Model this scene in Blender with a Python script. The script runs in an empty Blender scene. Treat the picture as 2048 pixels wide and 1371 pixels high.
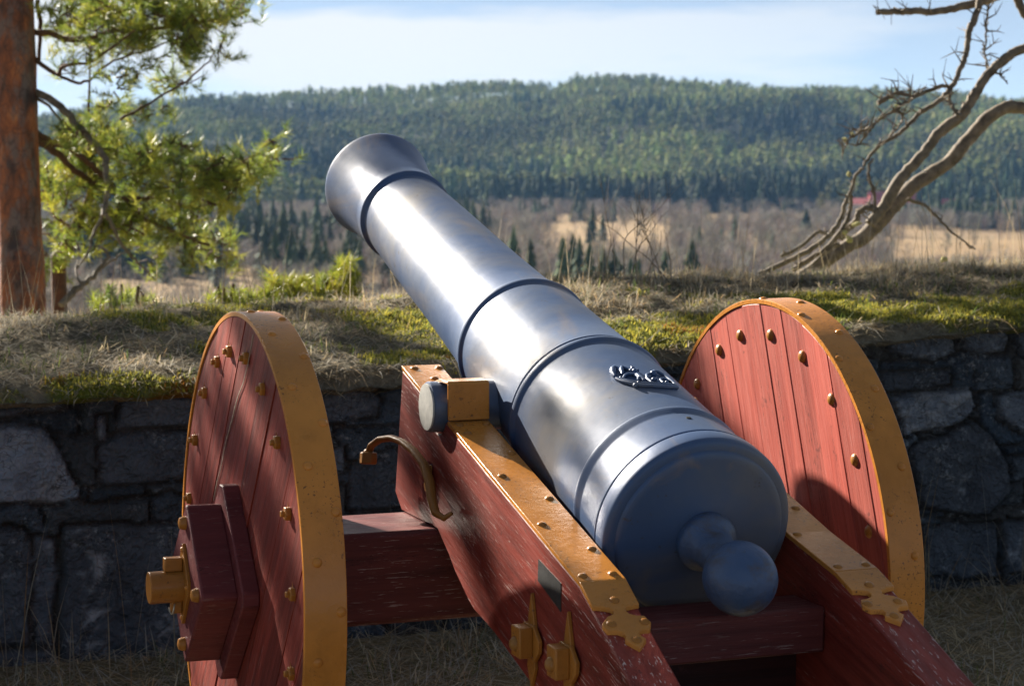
import bpy, bmesh, math, random
import numpy as np
from mathutils import Vector, Matrix
random.seed(7); rng = np.random.default_rng(11)
PI = math.pi; R = math.radians
sc = bpy.context.scene
col = sc.collection

# ------------------------------------------------------------------ camera
CAM = np.array([-1.7406, -4.5747, 1.5449]); AL = 0.3552; PITCH = 0.0856; FPX = 4231.4   # x right along axle, y forward, z up
FW = np.array([math.sin(AL)*math.cos(PITCH), math.cos(AL)*math.cos(PITCH), -math.sin(PITCH)])
RT = np.array([math.cos(AL), -math.sin(AL), 0.0]); UP = np.cross(RT, FW)
cam = bpy.data.cameras.new('camera'); co = bpy.data.objects.new('camera', cam); col.objects.link(co)
co.matrix_world = Matrix(((RT[0], UP[0], -FW[0], CAM[0]), (RT[1], UP[1], -FW[1], CAM[1]), (RT[2], UP[2], -FW[2], CAM[2]), (0, 0, 0, 1)))
cam.sensor_width = 36; cam.lens = FPX/2048*36; cam.clip_start = 0.05; cam.clip_end = 30000
cam.dof.use_dof = True; cam.dof.focus_distance = 4.5; cam.dof.aperture_fstop = 8.5
sc.camera = co
# ------------------------------------------------------------------ sun and sky
SUN = np.array([-1.0, 2.97, 1.5225]); SUN /= np.linalg.norm(SUN)
sl = bpy.data.lights.new('sun', 'SUN'); so = bpy.data.objects.new('sun', sl); col.objects.link(so)
sl.energy = 5.0; sl.angle = R(0.53); sl.color = (1.0, 0.90, 0.76)
so.rotation_euler = Vector(SUN).to_track_quat('Z', 'Y').to_euler(); so.location = Vector(SUN)*30
w = bpy.data.worlds.new('World'); sc.world = w; w.use_nodes = True
nt = w.node_tree; nt.nodes.clear()
def N(t, **k):
    n = nt.nodes.new(t)
    for a, b in k.items(): setattr(n, a, b)
    return n
sky = N('ShaderNodeTexSky', sky_type='NISHITA', sun_disc=False)
sky.sun_elevation = math.asin(SUN[2]); sky.sun_rotation = math.atan2(SUN[0], SUN[1])
sky.air_density = 0.32; sky.dust_density = 0.0; sky.ozone_density = 2.2; sky.altitude = 200
bg = N('ShaderNodeBackground'); bg.inputs['Strength'].default_value = 0.053
out = N('ShaderNodeOutputWorld')
tc = N('ShaderNodeTexCoord')
mp = N('ShaderNodeMapping'); mp.inputs['Scale'].default_value = (2.2, 2.2, 13.0); mp.inputs['Location'].default_value = (3.1, 0.4, 0.25)
nz = N('ShaderNodeTexNoise'); nz.inputs['Scale'].default_value = 1.3; nz.inputs['Detail'].default_value = 7; nz.inputs['Roughness'].default_value = 0.55
rp = N('ShaderNodeValToRGB'); rp.color_ramp.elements[0].position = 0.44; rp.color_ramp.elements[1].position = 0.54
mx = N('ShaderNodeMix', data_type='RGBA'); mx.inputs[7].default_value = (5.2, 5.25, 5.2, 1)
sc_ = N('ShaderNodeMath', operation='MULTIPLY'); sc_.inputs[1].default_value = 0.85
nt.links.new(tc.outputs['Generated'], mp.inputs[0]); nt.links.new(mp.outputs[0], nz.inputs['Vector'])
nt.links.new(nz.outputs['Fac'], rp.inputs[0]); 
sp_ = N('ShaderNodeSeparateXYZ'); nt.links.new(tc.outputs['Generated'], sp_.inputs[0])
dt_ = N('ShaderNodeVectorMath', operation='DOT_PRODUCT'); dt_.inputs[1].default_value = (math.sin(AL-.22), math.cos(AL-.22), 0); nt.links.new(tc.outputs['Generated'], dt_.inputs[0])
mr1 = N('ShaderNodeMapRange'); mr1.inputs[1].default_value = .86; mr1.inputs[2].default_value = .985; nt.links.new(dt_.outputs['Value'], mr1.inputs[0])
mm_ = N('ShaderNodeMath', operation='MULTIPLY'); nt.links.new(rp.outputs[0], mm_.inputs[0]); nt.links.new(mr1.outputs[0], mm_.inputs[1])
nt.links.new(mm_.outputs[0], sc_.inputs[0]); nt.links.new(sc_.outputs[0], mx.inputs[0])
vm = N('ShaderNodeMapRange'); vd = N('ShaderNodeVectorMath', operation='DOT_PRODUCT'); vd.inputs[1].default_value = (math.sin(AL), math.cos(AL), 0); nt.links.new(tc.outputs['Generated'], vd.inputs[0]); nt.links.new(vd.outputs['Value'], vm.inputs[0]); vm.inputs[1].default_value = -.4; vm.inputs[2].default_value = .9; vm.inputs[3].default_value = .20; vm.inputs[4].default_value = .34
veil = N('ShaderNodeMix', data_type='RGBA'); nt.links.new(vm.outputs[0], veil.inputs[0]); veil.inputs[0].default_value = .34; veil.inputs[7].default_value = (3.5, 3.6, 3.55, 1)
tint = N('ShaderNodeMix', data_type='RGBA', blend_type='MULTIPLY'); tint.inputs[0].default_value = 1; tint.inputs[7].default_value = (1.0, .86, .70, 1)
nt.links.new(sky.outputs[0], tint.inputs[6]); nt.links.new(tint.outputs[2], veil.inputs[6]); nt.links.new(veil.outputs[2], mx.inputs[6]); nt.links.new(mx.outputs[2], bg.inputs['Color']); nt.links.new(bg.outputs[0], out.inputs['Surface'])
sc.view_settings.view_transform = 'Standard'; sc.view_settings.look = 'None'; sc.view_settings.gamma = 1.0
sc.view_settings.exposure = 1.85
sc.cycles.max_bounces = 6; sc.cycles.diffuse_bounces = 3; sc.cycles.glossy_bounces = 3; sc.cycles.transmission_bounces = 3
sc.cycles.transparent_max_bounces = 4; sc.cycles.volume_bounces = 0
sc.cycles.sample_clamp_indirect = 4.0; sc.cycles.use_denoising = True

# ------------------------------------------------------------------ projection helpers (only used to measure where real things stand)
def ray(px, py): return FW + (px-1024)/FPX*RT + (685.5-py)/FPX*UP
def at(px, py, d): return CAM + ray(px, py)*d
def on(px, py, ax, val):
    d = ray(px, py); return CAM + d*((val-CAM[ax])/d[ax])

# ------------------------------------------------------------------ materials
def mat(name):
    m = bpy.data.materials.new(name); m.use_nodes = True; t = m.node_tree
    return m, t, t.nodes['Principled BSDF']
def nn(t, typ, ins=None, **k):
    n = t.nodes.new(typ)
    for a, b in k.items(): setattr(n, a, b)
    for a, b in (ins or {}).items():
        if hasattr(b, 'is_output'): t.links.new(b, n.inputs[a])
        else: n.inputs[a].default_value = b
    return n
def ramp(t, fac, stops):
    n = t.nodes.new('ShaderNodeValToRGB'); e = n.color_ramp.elements
    while len(e) < len(stops): e.new(0.5)
    for i, (p, c) in enumerate(stops):
        e[i].position = p; e[i].color = (*c, 1) if len(c) == 3 else c
    t.links.new(fac, n.inputs[0]); return n.outputs[0]
def mixc(t, fac, a, b, mode='MIX'):
    n = t.nodes.new('ShaderNodeMix'); n.data_type = 'RGBA'; n.blend_type = mode
    for i, v in ((0, fac), (6, a), (7, b)):
        if hasattr(v, 'is_output'): t.links.new(v, n.inputs[i])
        else: n.inputs[i].default_value = v if i == 0 else (*v, 1)
    return n.outputs[2]
def objco(t, scale=(1, 1, 1), rot=(0, 0, 0)):
    c = t.nodes.new('ShaderNodeTexCoord'); m = t.nodes.new('ShaderNodeMapping'); m.vector_type = 'TEXTURE'
    m.inputs['Scale'].default_value = tuple(1/q for q in scale); m.inputs['Rotation'].default_value = rot
    t.links.new(c.outputs['Object'], m.inputs[0]); return m.outputs[0]
def noise(t, vec, s, det=4, rough=0.55, dist=0.0):
    return nn(t, 'ShaderNodeTexNoise', {'Vector': vec, 'Scale': s, 'Detail': det, 'Roughness': rough, 'Distortion': dist}).outputs['Fac']
def bump(t, h, b, strength=0.3, dist=0.01, prev=None):
    ins = {'Height': h, 'Strength': strength, 'Distance': dist}
    if prev is not None: ins['Normal'] = prev
    n = nn(t, 'ShaderNodeBump', ins); t.links.new(n.outputs[0], b.inputs['Normal']); return n.outputs[0]

def red_wood(name, scale, rot=(0, 0, 0), wear_glint=0.0, base=((.20, .038, .030), (.38, .085, .062)), pits=True):
    """painted boards; 'scale' is small along the grain"""
    m, t, b = mat(name)
    v = objco(t, scale, rot)
    n1 = noise(t, v, 1.0, 6, .6); n2 = noise(t, v, 3.5, 4, .6, .4)
    c = ramp(t, n1, [(.28, base[0]), (.5, tuple(.45*a+.55*q for a, q in zip(*base))), (.72, base[1])])
    isl = nn(t, 'ShaderNodeNewGeometry').outputs['Random Per Island']
    c = mixc(t, 1.0, c, ramp(t, isl, [(0, (.78, .76, .76)), (1, (1.12, 1.06, 1.05))]), 'MULTIPLY')
    crack = ramp(t, n2, [(.485, (0, 0, 0)), (.498, (1, 1, 1)), (.505, (1, 1, 1)), (.515, (0, 0, 0))])
    gate = ramp(t, noise(t, v, .45, 2), [(.52, (0, 0, 0)), (.6, (1, 1, 1))])
    ck = mixc(t, 1.0, crack, gate, 'MULTIPLY')
    c = mixc(t, ck, c, (.035, .012, .012))
    if wear_glint:
        f = noise(t, objco(t, tuple(s*5.5 for s in scale), rot), 1.0, 4, .7, .3)
        g = noise(t, objco(t, tuple(s*.22 for s in scale), rot), 1.0, 3)
        ws = mixc(t, 1.0, ramp(t, f, [(.60, (0, 0, 0)), (.632, (1, 1, 1))]), ramp(t, g, [(.40, (0, 0, 0)), (.56, (1, 1, 1))]), 'MULTIPLY')
        k = nn(t, 'ShaderNodeMath', {0: ws, 1: wear_glint}, operation='MULTIPLY').outputs[0]
        c = mixc(t, k, c, (.66, .57, .53))  # pale flecks: worn paint, plus glints on the grain put into the colour
    if pits:
        vo = nn(t, 'ShaderNodeTexNoise', {'Vector': objco(t, (1, 1, 1)), 'Scale': 24.0, 'Detail': 3.0, 'Roughness': .7}).outputs['Fac']
        c = mixc(t, ramp(t, vo, [(.66, (0, 0, 0)), (.72, (.55, .55, .55))]), c, (.07, .022, .02))
    t.links.new(c, b.inputs['Base Color']); b.inputs['Specular IOR Level'].default_value = .22
    rr = ramp(t, n2, [(.3, (.40, .40, .40)), (.7, (.62, .62, .62))]); t.links.new(rr, b.inputs['Roughness'])
    h = nn(t, 'ShaderNodeMath', {0: n2, 1: n1}, operation='ADD').outputs[0]
    p = bump(t, h, b, .28, .004); bump(t, ck, b, -.6, .003, p)
    return m
M = {}
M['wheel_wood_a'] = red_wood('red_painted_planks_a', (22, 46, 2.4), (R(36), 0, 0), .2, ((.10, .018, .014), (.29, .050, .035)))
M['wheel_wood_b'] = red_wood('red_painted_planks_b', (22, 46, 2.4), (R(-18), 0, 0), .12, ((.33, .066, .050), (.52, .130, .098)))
M['cheek_wood'] = red_wood('red_painted_cheek', (30, 2.6, 44), (R(15.4), 0, 0), .6, ((.13, .020, .015), (.29, .050, .035)))
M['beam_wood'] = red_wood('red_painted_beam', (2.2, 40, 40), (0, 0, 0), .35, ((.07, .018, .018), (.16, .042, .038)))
M['shade_wood'] = red_wood('shade_darkened_wood', (2.2, 40, 40), (0, 0, 0), 0, ((.018, .006, .006), (.045, .013, .012)))  # near-black red: the shade below the transom put into the colour
M['hub_wood'] = red_wood('red_painted_hub', (3, 26, 26), (0, 0, 0), .12, ((.10, .022, .026), (.18, .042, .044)))

def ochre(name, base=(.54, .220, .042), rust=0.0, rough=.25):
    m, t, b = mat(name)
    v = objco(t); n = noise(t, v, 5, 5, .6); f = noise(t, v, 70, 3, .7)
    c = ramp(t, n, [(.3, tuple(x*.82 for x in base)), (.7, tuple(x*1.12 for x in base))])
    sp = mixc(t, 1.0, ramp(t, f, [(.66, (0, 0, 0)), (.70, (1, 1, 1))]), ramp(t, noise(t, v, 3.2, 2), [(.50, (0, 0, 0)), (.62, (1, 1, 1))]), 'MULTIPLY')
    c = mixc(t, sp, c, (.06, .035, .02))
    sm = noise(t, objco(t, (1, 1, .35)), 9, 5, .65); c = mixc(t, ramp(t, sm, [(.48, (0, 0, 0)), (.72, (.45, .45, .45))]), c, tuple(x*.62 for x in base))
    chip = mixc(t, 1.0, ramp(t, noise(t, v, 130, 3, .7), [(.60, (0, 0, 0)), (.64, (1, 1, 1))]), ramp(t, noise(t, v, 6, 3), [(.47, (0, 0, 0)), (.58, (.9, .9, .9))]), 'MULTIPLY'); c = mixc(t, chip, c, (.13, .06, .025))
    dirt = ramp(t, noise(t, v, 11, 5, .7), [(.52, (0, 0, 0)), (.75, (.35+rust, .35+rust, .35+rust))])
    c = mixc(t, dirt, c, (.20, .085, .02))
    b.inputs['Specular IOR Level'].default_value = .28; t.links.new(c, b.inputs['Base Color']); t.links.new(ramp(t, n, [(.3, (rough-.06,)*3), (.7, (rough+.12,)*3)]), b.inputs['Roughness'])
    bump(t, nn(t, 'ShaderNodeMath', {0: f, 1: n}, operation='ADD').outputs[0], b, .16, .005)
    return m
M['ochre_dull'] = ochre('weathered_ochre_iron', (.36, .15, .028), .25, .34); M['ochre'] = ochre('ochre_painted_iron'); M['ochre_rust'] = ochre('rusty_ochre_iron', (.30, .14, .035), .45, .42)

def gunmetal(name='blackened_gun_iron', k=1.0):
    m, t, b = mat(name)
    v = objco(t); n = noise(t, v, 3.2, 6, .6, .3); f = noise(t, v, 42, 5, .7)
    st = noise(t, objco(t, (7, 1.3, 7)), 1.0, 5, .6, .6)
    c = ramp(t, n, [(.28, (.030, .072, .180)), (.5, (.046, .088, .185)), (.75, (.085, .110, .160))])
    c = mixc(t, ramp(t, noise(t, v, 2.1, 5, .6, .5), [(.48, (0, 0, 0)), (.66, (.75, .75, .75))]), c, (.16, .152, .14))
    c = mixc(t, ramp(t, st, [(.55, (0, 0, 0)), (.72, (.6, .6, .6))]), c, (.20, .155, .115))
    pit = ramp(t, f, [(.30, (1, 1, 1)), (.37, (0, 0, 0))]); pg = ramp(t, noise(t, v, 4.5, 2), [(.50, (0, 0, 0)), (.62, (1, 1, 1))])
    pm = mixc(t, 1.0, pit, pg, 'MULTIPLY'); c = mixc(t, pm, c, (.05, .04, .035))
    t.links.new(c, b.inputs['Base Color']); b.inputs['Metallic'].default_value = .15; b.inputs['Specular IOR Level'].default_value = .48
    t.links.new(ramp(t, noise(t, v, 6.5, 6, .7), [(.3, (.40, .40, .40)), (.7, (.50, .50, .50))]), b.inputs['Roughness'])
    p = bump(t, noise(t, v, 5, 3, .5), b, .09, .03); p = bump(t, pm, b, -.7, .006, p); p = bump(t, noise(t, v, 28, 3, .6), b, .05*k, .008, p); p = bump(t, f, b, .05*k, .004, p)
    if k > 1:
        q = noise(t, v, 17, 5, .6, .3); bump(t, q, b, .55, .012, p)
        o_ = ramp(t, noise(t, v, 12, 6, .72, .4), [(.50, (0, 0, 0)), (.66, (.8, .8, .8))]); c2 = mixc(t, o_, c, (.075, .060, .050)); t.links.new(c2, b.inputs['Base Color'])
    return m
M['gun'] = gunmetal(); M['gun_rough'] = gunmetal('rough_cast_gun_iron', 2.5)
def plain(name, c1, c2, s=20, rough=.6, metal=0, bs=.2, bd=.005):
    m, t, b = mat(name); v = objco(t); n = noise(t, v, s, 5, .65)
    t.links.new(ramp(t, n, [(.3, c1), (.7, c2)]), b.inputs['Base Color']); b.inputs['Roughness'].default_value = rough; b.inputs['Metallic'].default_value = metal
    bump(t, n, b, bs, bd); return m
M['trunnion_end'] = plain('worn_sunlit_iron', (.30, .31, .30), (.42, .42, .40), 40, .6, 0)  # worn iron, made paler still by sunlight put into the colour
M['bare_wood_grain'] = plain('exposed_pale_wood', (.16, .12, .09), (.42, .36, .29), 60, .9, 0, .5, .004)
M['dark_plate'] = plain('black_iron_plate', (.012, .013, .014), (.03, .032, .034), 30, .5, .1)
M['galv'] = plain('bare_wire', (.4, .38, .3), (.55, .5, .4), 40, .4, .6)

def attr_mat(name, rough=.8, transl=0.0, var=0.0, spec=.3):
    m, t, b = mat(name)
    a = t.nodes.new('ShaderNodeAttribute'); a.attribute_name = 'Col'; c = a.outputs['Color']
    if var:
        n = noise(t, objco(t), var, 5, .65); c = mixc(t, 1.0, c, ramp(t, n, [(.3, (.55, .55, .55)), (.7, (1.35, 1.35, 1.35))]), 'MULTIPLY')
    t.links.new(c, b.inputs['Base Color']); b.inputs['Roughness'].default_value = rough; b.inputs['Specular IOR Level'].default_value = spec
    if transl:
        tr = nn(t, 'ShaderNodeBsdfTranslucent', {'Color': c}); ms = nn(t, 'ShaderNodeMixShader', {0: transl, 1: b.outputs[0], 2: tr.outputs[0]})
        t.links.new(ms.outputs[0], t.nodes['Material Output'].inputs['Surface'])
    return m, t, b
M['blade'] = attr_mat('dry_grass_blades', .75, .48)[0]
M['moss'] = attr_mat('moss_leaves', .8, .48)[0]
M['needle'] = attr_mat('pine_needles', .40, .50, 0, .5)[0]
M['farleaf'] = attr_mat('distant_foliage', .85, .12, 0, .1)[0]
M['fartwig'] = attr_mat('distant_twigs', .9, .15, 0, .1)[0]

def stone_mat():
    m, t, b = attr_mat('field_stone', .85, 0, 0, .25)
    c = t.nodes['Attribute'].outputs['Color']; v = objco(t)
    n = noise(t, v, 7, 7, .7, .3); f = noise(t, v, 60, 4, .7)
    c = mixc(t, 1.0, c, ramp(t, n, [(.25, (.55, .56, .58)), (.75, (1.45, 1.44, 1.4))]), 'MULTIPLY')
    l = noise(t, v, 40, 6, .8); g = noise(t, v, 4.1, 4)
    lm = mixc(t, 1.0, ramp(t, l, [(.535, (0, 0, 0)), (.61, (.85, .85, .85))]), ramp(t, g, [(.47, (0, 0, 0)), (.62, (1, 1, 1))]), 'MULTIPLY')
    c = mixc(t, lm, c, (.27, .29, .30))
    wv = nn(t, 'ShaderNodeVectorMath', {0: v, 1: nn(t, 'ShaderNodeTexNoise', {'Vector': v, 'Scale': 6.0, 'Detail': 4.0}).outputs['Color']}, operation='ADD').outputs[0]
    vc = nn(t, 'ShaderNodeTexVoronoi', {'Vector': wv, 'Scale': 8.0}, feature='DISTANCE_TO_EDGE').outputs['Distance']; vf = nn(t, 'ShaderNodeTexVoronoi', {'Vector': wv, 'Scale': 13.0}).outputs['Distance']
    cl = mixc(t, 1.0, ramp(t, vc, [(.0, (1, 1, 1)), (.035, (0, 0, 0))]), ramp(t, g, [(.42, (0, 0, 0)), (.55, (.8, .8, .8))]), 'MULTIPLY'); c = mixc(t, cl, c, (.012, .012, .013))
    t.links.new(c, b.inputs['Base Color'])
    p = bump(t, vf, b, .7, .03); p = bump(t, cl, b, -.6, .01, p); p = bump(t, n, b, .8, .04, p); p = bump(t, noise(t, objco(t, (.5, .5, 2.2)), 20, 5, .7), b, .5, .012, p); bump(t, f, b, .45, .006, p); return m
M['stone'] = stone_mat()
def soil_mat():
    m, t, b = attr_mat('turf_and_moss', .95, 0, 0, .1)
    c = t.nodes['Attribute'].outputs['Color']; v = objco(t)
    n = noise(t, v, 30, 6, .75); c = mixc(t, 1.0, c, ramp(t, n, [(.3, (.45, .45, .45)), (.7, (1.4, 1.4, 1.35))]), 'MULTIPLY')
    t.links.new(c, b.inputs['Base Color']); bump(t, n, b, .7, .03); return m
M['turf'] = soil_mat()
def ground_mat():
    m, t, b = mat('dead_grass_ground')
    g = nn(t, 'ShaderNodeNewGeometry').outputs['Position']
    n = noise(t, g, 3, 6, .7); n2 = noise(t, g, .006, 5, .6); n3 = noise(t, g, .05, 4, .6)
    c1 = ramp(t, n, [(.3, (.10, .085, .05)), (.7, (.24, .19, .11))])
    c2 = ramp(t, n2, [(.35, (.24, .165, .088)), (.5, (.29, .205, .11)), (.65, (.20, .14, .078))])
    c2 = mixc(t, ramp(t, n3, [(.5, (0, 0, 0)), (.65, (.45, .45, .45))]), c2, (.20, .15, .10))
    sx = nn(t, 'ShaderNodeSeparateXYZ', {0: g}).outputs[1]
    k = nn(t, 'ShaderNodeMapRange', {'Value': sx, 'From Min': 40.0, 'From Max': 200.0}).outputs[0]
    c = mixc(t, k, c1, c2)
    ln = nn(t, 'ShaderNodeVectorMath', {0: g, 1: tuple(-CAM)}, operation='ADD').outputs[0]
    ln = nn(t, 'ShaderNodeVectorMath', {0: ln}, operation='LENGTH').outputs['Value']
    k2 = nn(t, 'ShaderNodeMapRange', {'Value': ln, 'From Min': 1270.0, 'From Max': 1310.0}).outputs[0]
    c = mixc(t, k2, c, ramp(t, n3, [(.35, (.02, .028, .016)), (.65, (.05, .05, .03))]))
    t.links.new(c, b.inputs['Base Color']); b.inputs['Roughness'].default_value = .95; b.inputs['Specular IOR Level'].default_value = .1
    bump(t, n, b, .4, .03); return m
M['ground'] = ground_mat()
def pine_bark():
    m, t, b = mat('orange_pine_bark')
    v = objco(t, (1, 1, .45)); n = noise(t, v, 9, 6, .7, .5); vo = nn(t, 'ShaderNodeTexVoronoi', {'Vector': objco(t, (1, 1, .5)), 'Scale': 26.0}, feature='DISTANCE_TO_EDGE').outputs['Distance']
    c = ramp(t, n, [(.32, (.05, .028, .024)), (.44, (.17, .060, .030)), (.54, (.30, .095, .034)), (.70, (.46, .185, .07))])
    g = noise(t, v, 11, 5, .7); c = mixc(t, ramp(t, g, [(.47, (0, 0, 0)), (.60, (.85, .85, .85))]), c, (.145, .115, .105))
    c = mixc(t, ramp(t, vo, [(.0, (.6, .6, .6)), (.06, (0, 0, 0))]), c, (.05, .025, .02))
    hs = noise(t, objco(t, (1, 1, .6)), 8.5, 2, .4); c = mixc(t, ramp(t, hs, [(.60, (0, 0, 0)), (.72, (.85, .85, .85))]), c, (.035, .026, .025))
    t.links.new(c, b.inputs['Base Color']); b.inputs['Roughness'].default_value = .8
    p = bump(t, n, b, .5, .02); bump(t, vo, b, .4, .01, p); return m
M['bark'] = pine_bark()
M['branch'] = plain('brown_branch_bark', (.045, .026, .018), (.125, .060, .032), 22, .85, 0, .4, .01)
M['dead'] = plain('grey_dead_wood', (.05, .04, .03), (.24, .19, .13), 18, .8, 0, .5, .01)
M['twig'] = plain('grey_twig', (.09, .075, .06), (.22, .18, .14), 25, .85, 0, .3, .005)
M['lichen'] = plain('yellow_lichen', (.30, .28, .09), (.48, .45, .20), 60, .9, 0, .6, .01)
M['barn_red'] = plain('barn_red_boards', (.30, .035, .035), (.38, .05, .045), .8, .8)
M['roof_red'] = plain('red_roof_sheet', (.34, .07, .07), (.42, .09, .085), .8, .7)
M['roof_grey'] = plain('grey_roof_tile', (.10, .10, .10), (.16, .15, .15), .8, .8)
M['white_paint'] = plain('white_boards', (.70, .70, .68), (.80, .80, .77), .8, .7)
M['glass_dark'] = plain('dark_window', (.02, .025, .03), (.03, .035, .04), 2, .1)

# ------------------------------------------------------------------ mesh helpers
class MB:
    def __init__(s): s.v = []; s.f = []
    def add(s, v, f):
        k = len(s.v); s.v += [tuple(map(float, p)) for p in v]; s.f += [tuple(i+k for i in q) for q in f]; return s
    def box(s, lo, hi):
        (x, y, z), (X, Y, Z) = lo, hi
        return s.add([(x, y, z), (X, y, z), (X, Y, z), (x, Y, z), (x, y, Z), (X, y, Z), (X, Y, Z), (x, Y, Z)],
                     [(0, 3, 2, 1), (4, 5, 6, 7), (0, 1, 5, 4), (1, 2, 6, 5), (2, 3, 7, 6), (3, 0, 4, 7)])
    def prism(s, pts, fn, a, b):
        """pts 2-d outline, fn(p, q, t) -> xyz, from t=a to t=b"""
        n = len(pts); v = [fn(p, q, a) for p, q in pts] + [fn(p, q, b) for p, q in pts]
        f = [tuple(range(n))[::-1], tuple(range(n, 2*n))] + [(i, (i+1) % n, (i+1) % n+n, i+n) for i in range(n)]
        return s.add(v, f)
    def lathe(s, prof, o, ax, n=64, closed=False):
        """prof (s, r) along axis ax from o"""
        o = np.array(o, float); ax = np.array(ax, float); ax /= np.linalg.norm(ax)
        h = np.array([0, 0, 1.0]) if abs(ax[2]) < .9 else np.array([1.0, 0, 0]); e1 = np.cross(ax, h); e1 /= np.linalg.norm(e1); e2 = np.cross(ax, e1)
        v = []; f = []; m = len(prof)
        for a, r in prof:
            for i in range(n):
                t = 2*PI*i/n; v.append(o+ax*a+(e1*math.cos(t)+e2*math.sin(t))*max(r, 1e-5))
        for j in range(m-1):
            for i in range(n): f.append((j*n+i, j*n+(i+1) % n, (j+1)*n+(i+1) % n, (j+1)*n+i))
        if prof[0][1] > 1e-4 and not closed: f.append(tuple(range(n))[::-1])
        if prof[-1][1] > 1e-4 and not closed: f.append(tuple((m-1)*n+i for i in range(n)))
        return s.add(v, f)
    def tube(s, pts, rad, n=8, cap=True, flat=1.0):
        pts = [np.array(p, float) for p in pts]; m = len(pts)
        if not hasattr(rad, '__len__'): rad = [rad]*m
        v = []; f = []; e1 = None
        for j in range(m):
            d = pts[min(j+1, m-1)]-pts[max(j-1, 0)]; d = d/(np.linalg.norm(d)+1e-9)
            if e1 is None:
                h = np.array([0, 0, 1.0]) if abs(d[2]) < .9 else np.array([1.0, 0, 0]); e1 = np.cross(d, h)
            e1 = e1-d*(e1@d); e1 /= np.linalg.norm(e1)+1e-9; e2 = np.cross(d, e1)
            for i in range(n):
                t = 2*PI*i/n; v.append(pts[j]+(e1*math.cos(t)+e2*math.sin(t)*flat)*rad[j])
        for j in range(m-1):
            for i in range(n): f.append((j*n+i, j*n+(i+1) % n, (j+1)*n+(i+1) % n, (j+1)*n+i))
        if cap: f += [tuple(range(n))[::-1], tuple((m-1)*n+i for i in range(n))]
        return s.add(v, f)
    def dome(s, o, ax, r, h, n=14, sx=1.0):
        o = np.array(o, float); return s.lathe([(-.002, r), (0, r), (h*.45, r*.88), (h*.8, r*.6), (h*.96, r*.28), (h, 0)], o, ax, n)
    def ball(s, o, r, n=12):
        return s.lathe([(-r*math.cos(k*PI/10), r*math.sin(k*PI/10)) for k in range(11)], o, (0, .3, 1), n)
    def build(s, name, m, parent=None, ang=35, bevel=0, seg=2):
        me = bpy.data.meshes.new(name); me.from_pydata(s.v, [], s.f); me.update()
        bm = bmesh.new(); bm.from_mesh(me); bmesh.ops.remove_doubles(bm, verts=bm.verts, dist=1e-6); bmesh.ops.recalc_face_normals(bm, faces=bm.faces); bm.to_mesh(me); bm.free()
        me.polygons.foreach_set('use_smooth', [True]*len(me.polygons)); me.set_sharp_from_angle(angle=R(ang))
        me.materials.append(m); o = bpy.data.objects.new(name, me); col.objects.link(o)
        if parent: o.parent = parent
        if bevel:
            b = o.modifiers.new('Bevel', 'BEVEL'); b.width = bevel; b.segments = seg; b.limit_method = 'ANGLE'; b.angle_limit = R(40); b.harden_normals = False
        return o
def tag(o, label, cat, group=None):
    o['label'] = label; o['category'] = cat
    if group: o['group'] = group
    return o
def empty(name, loc, label, cat, group=None):
    o = bpy.data.objects.new(name, None); col.objects.link(o); o.location = loc; o.empty_display_size = .2; return tag(o, label, cat, group)
def npmesh(name, V, F, m, colr=None, parent=None, smooth=False, kind=None):
    """V (n,3), F list of int arrays (k, 3|4), colr (n,3)"""
    me = bpy.data.meshes.new(name); V = np.ascontiguousarray(V, dtype=np.float32)
    me.vertices.add(len(V)); me.vertices.foreach_set('co', V.ravel())
    idx = np.concatenate([f.ravel() for f in F]).astype(np.int32); tot = np.concatenate([np.full(len(f), f.shape[1]) for f in F]).astype(np.int32)
    st = np.concatenate([[0], np.cumsum(tot)[:-1]]).astype(np.int32)
    me.loops.add(len(idx)); me.loops.foreach_set('vertex_index', idx); me.polygons.add(len(tot)); me.polygons.foreach_set('loop_start', st); me.polygons.foreach_set('loop_total', tot)
    if smooth: me.polygons.foreach_set('use_smooth', np.ones(len(tot), dtype=bool))
    if colr is not None:
        a = me.color_attributes.new('Col', 'FLOAT_COLOR', 'POINT'); c = np.ones((len(V), 4), dtype=np.float32); c[:, :3] = colr; a.data.foreach_set('color', c.ravel())
    me.update(calc_edges=True); me.validate(); me.materials.append(m)
    o = bpy.data.objects.new(name, me); col.objects.link(o)
    if parent: o.parent = parent
    if kind: o['kind'] = kind
    return o
def vnoise(x, y, s, seed=0):
    """smooth value noise, numpy, roughly 0..1"""
    x = np.asarray(x, float)*s+seed*17.31; y = np.asarray(y, float)*s+seed*7.77
    xi = np.floor(x).astype(np.int64); yi = np.floor(y).astype(np.int64); fx = x-xi; fy = y-yi; fx = fx*fx*(3-2*fx); fy = fy*fy*(3-2*fy)
    def h(a, b):
        n = (a*374761393+b*668265263+seed*974634777) & 0x7fffffff; n = ((n ^ (n >> 13))*1274126177) & 0x7fffffff
        return ((n ^ (n >> 16)) & 0xffff)/65535.0
    return (h(xi, yi)*(1-fx)+h(xi+1, yi)*fx)*(1-fy)+(h(xi, yi+1)*(1-fx)+h(xi+1, yi+1)*fx)*fy
def fbm(x, y, s, oct=4, seed=0):
    a = 0; amp = 1; tot = 0
    for k in range(oct): a = a+amp*vnoise(x, y, s*2**k, seed+k); tot += amp; amp *= .5
    return a/tot
def sstep(a, b, x):
    t = np.clip((x-a)/(b-a), 0, 1); return t*t*(3-2*t)

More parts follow.
